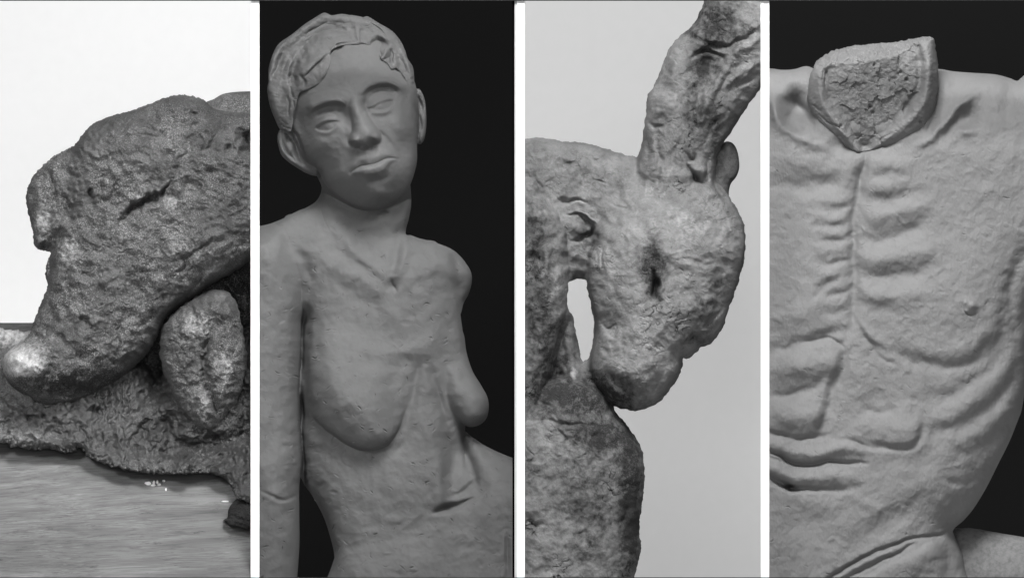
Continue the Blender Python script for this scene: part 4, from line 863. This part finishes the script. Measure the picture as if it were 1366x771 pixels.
g.patches(1100, 7, .42, dT); g.nicks(480, (2, 7), (.45, .8), (.25, .9), dT); g.nicks(90, (3, 9), (.5, .7), (1, 2.2), dT)
z0 = g.H*0
dk = np.exp(-(((g.U-1054)/8)**2+((g.V-649)/3.5)**2))*.9  # shade inside the belly fold hole, painted as a dark spot
g.mesh('torso', dT, 150, M_clay4, s4, attrs={'dark': dk, 'pale': z0}, Rb=110)
torH = g.H
# neck stump: collar with a torn, cracked face
h = Grid(1060, 1275, 36, 215, .6, 17)
NP = [(1078, 132), (1080, 110), (1085, 92), (1092, 80), (1102, 72), (1112, 67), (1135, 61), (1160, 58), (1185, 56), (1205, 54), (1222, 50.5), (1236, 48.5), (1247, 50), (1250, 62), (1252, 78), (1254, 95), (1253, 120), (1249, 145), (1240, 165), (1226, 180), (1206, 192), (1180, 199), (1154, 204), (1142, 204), (1120, 190), (1100, 174), (1086, 155)]
under = bilin(torH, (h.U-g.u0)/g.s, np.clip((h.V-g.v0)/g.s, 0, None))
hN, dN = h.layer(NP, 34, 34, 24, n=4); dN = dN+h.noise(7, 3, 89)*.8
TL = np.interp(h.U, [1078, 1092, 1112, 1130, 1150, 1166, 1186, 1204, 1218, 1230, 1256], [100, 92, 84, 85, 82, 79, 76, 70, 66, 54, 50])+h.noise(9, 3, 90)*2.2
h.H = hN-ss(h.V, 135, 205)*6
up = np.maximum(TL-h.V, 0); h.H -= 1.5*up                      # the torn top slopes away and back
FP = [(1104, 86), (1120, 80), (1142, 78), (1165, 74), (1186, 70), (1205, 62), (1222, 56), (1232, 60), (1234, 90), (1232, 118), (1222, 140), (1206, 160), (1190, 176), (1170, 192), (1150, 202), (1138, 188), (1126, 168), (1112, 148), (1100, 128), (1098, 105)]
df = h.sd(FP, 4, c=1.0)+h.noise(26, 2, 98)*2
h.H -= (ss(df, -4, 12)*np.maximum(h.V-TL, 0)*.17).astype(np.float32)
h.stroke([(1240, 50), (1241, 90), (1238, 125), (1226, 152), (1206, 176)], [6, 7, 7, 7, 6], [5, 9, 9, 7, 4]); h.stroke([(1227, 62), (1229, 92), (1225, 120), (1212, 144), (1196, 164)], 4.5, -5)
h.stroke([(1096, 96), (1094, 118), (1101, 142), (1114, 162), (1130, 182)], 5, 3.5); h.stroke([(1103, 92), (1102, 112), (1106, 124)], 2, -3); h.stroke([(1236, 140), (1222, 162), (1200, 182)], 3.5, -3)
msk = ss(df, -2, 6)
rr = np.random.default_rng(8)
pts = [(1122, 100), (1140, 92), (1165, 98), (1190, 88), (1212, 82), (1116, 125), (1135, 130), (1160, 120), (1185, 115), (1210, 110), (1130, 155), (1150, 150), (1170, 145), (1195, 140), (1215, 128), (1145, 178), (1160, 170), (1178, 165), (1155, 190)]
P_ = np.array(pts, float)+rr.normal(size=(len(pts), 2))*3
nx = h.noise(14, 3, 91)*3; ny = h.noise(14, 3, 92)*3
D = np.stack([np.hypot(h.U+nx-a_, h.V+ny-b_) for a_, b_ in P_]); o_ = np.sort(D, 0); e = o_[1]-o_[0]; idn = D.argmin(0)
lev = rr.normal(size=len(pts))*1.6; tx = rr.normal(size=len(pts))*.13; ty = rr.normal(size=len(pts))*.13
fac = lev[idn]+tx[idn]*(h.U-P_[idn, 0])+ty[idn]*(h.V-P_[idn, 1])
msk = ss(df, -2, 6)
brk = ss(h.noise(9, 2, 93), -.5, .3)
h.H += (ss(df, 0, 9)*(fac*.9-1.0*np.exp(-(e/1.1)**2)*brk)).astype(np.float32)
for u, v in ((1162, 142), (1166, 150), (1203, 96), (1211, 106), (1230, 182-20), (1123, 178-10)): h.blob(u, v, 2.2, 2.6, -6)
h.stroke([(1104, 95), (1102, 108)], 1.2, -3); h.stroke([(1100, 92), (1098, 106)], 1, -2.4); h.stroke([(1208, 66), (1220, 70)], 1.4, -3)
for c_ in ([(1092, 150), (1104, 162), (1118, 168), (1130, 178)], [(1112, 184), (1122, 180), (1132, 192)], [(1180, 196), (1176, 186), (1190, 178)], [(1218, 186), (1228, 184), (1236, 172)], [(1086, 140), (1096, 148)]): h.stroke(c_, 1.3, -3)
h.stroke([(1120, 196), (1132, 200), (1150, 202), (1170, 200)], 3, 3)
h.cracks(24, .8, 1.4, .6, 297, dN*(msk < .5), .4, .3); h.crag(22, 1.2, 301)
h.H += h.noise(7, 3, 94)*.4; h.nicks(140, (2, 7), (.4, .8), (.3, 1.2), dN)
o = h.mesh('neck_stump', dN, 70, M_cut, s4, attrs={'dark': (ss(df, -3, 8)*(h.V > TL-2)*(.30+.06*h.noise(16, 2, 96))).astype(np.float32), 'pale': h.H*0})
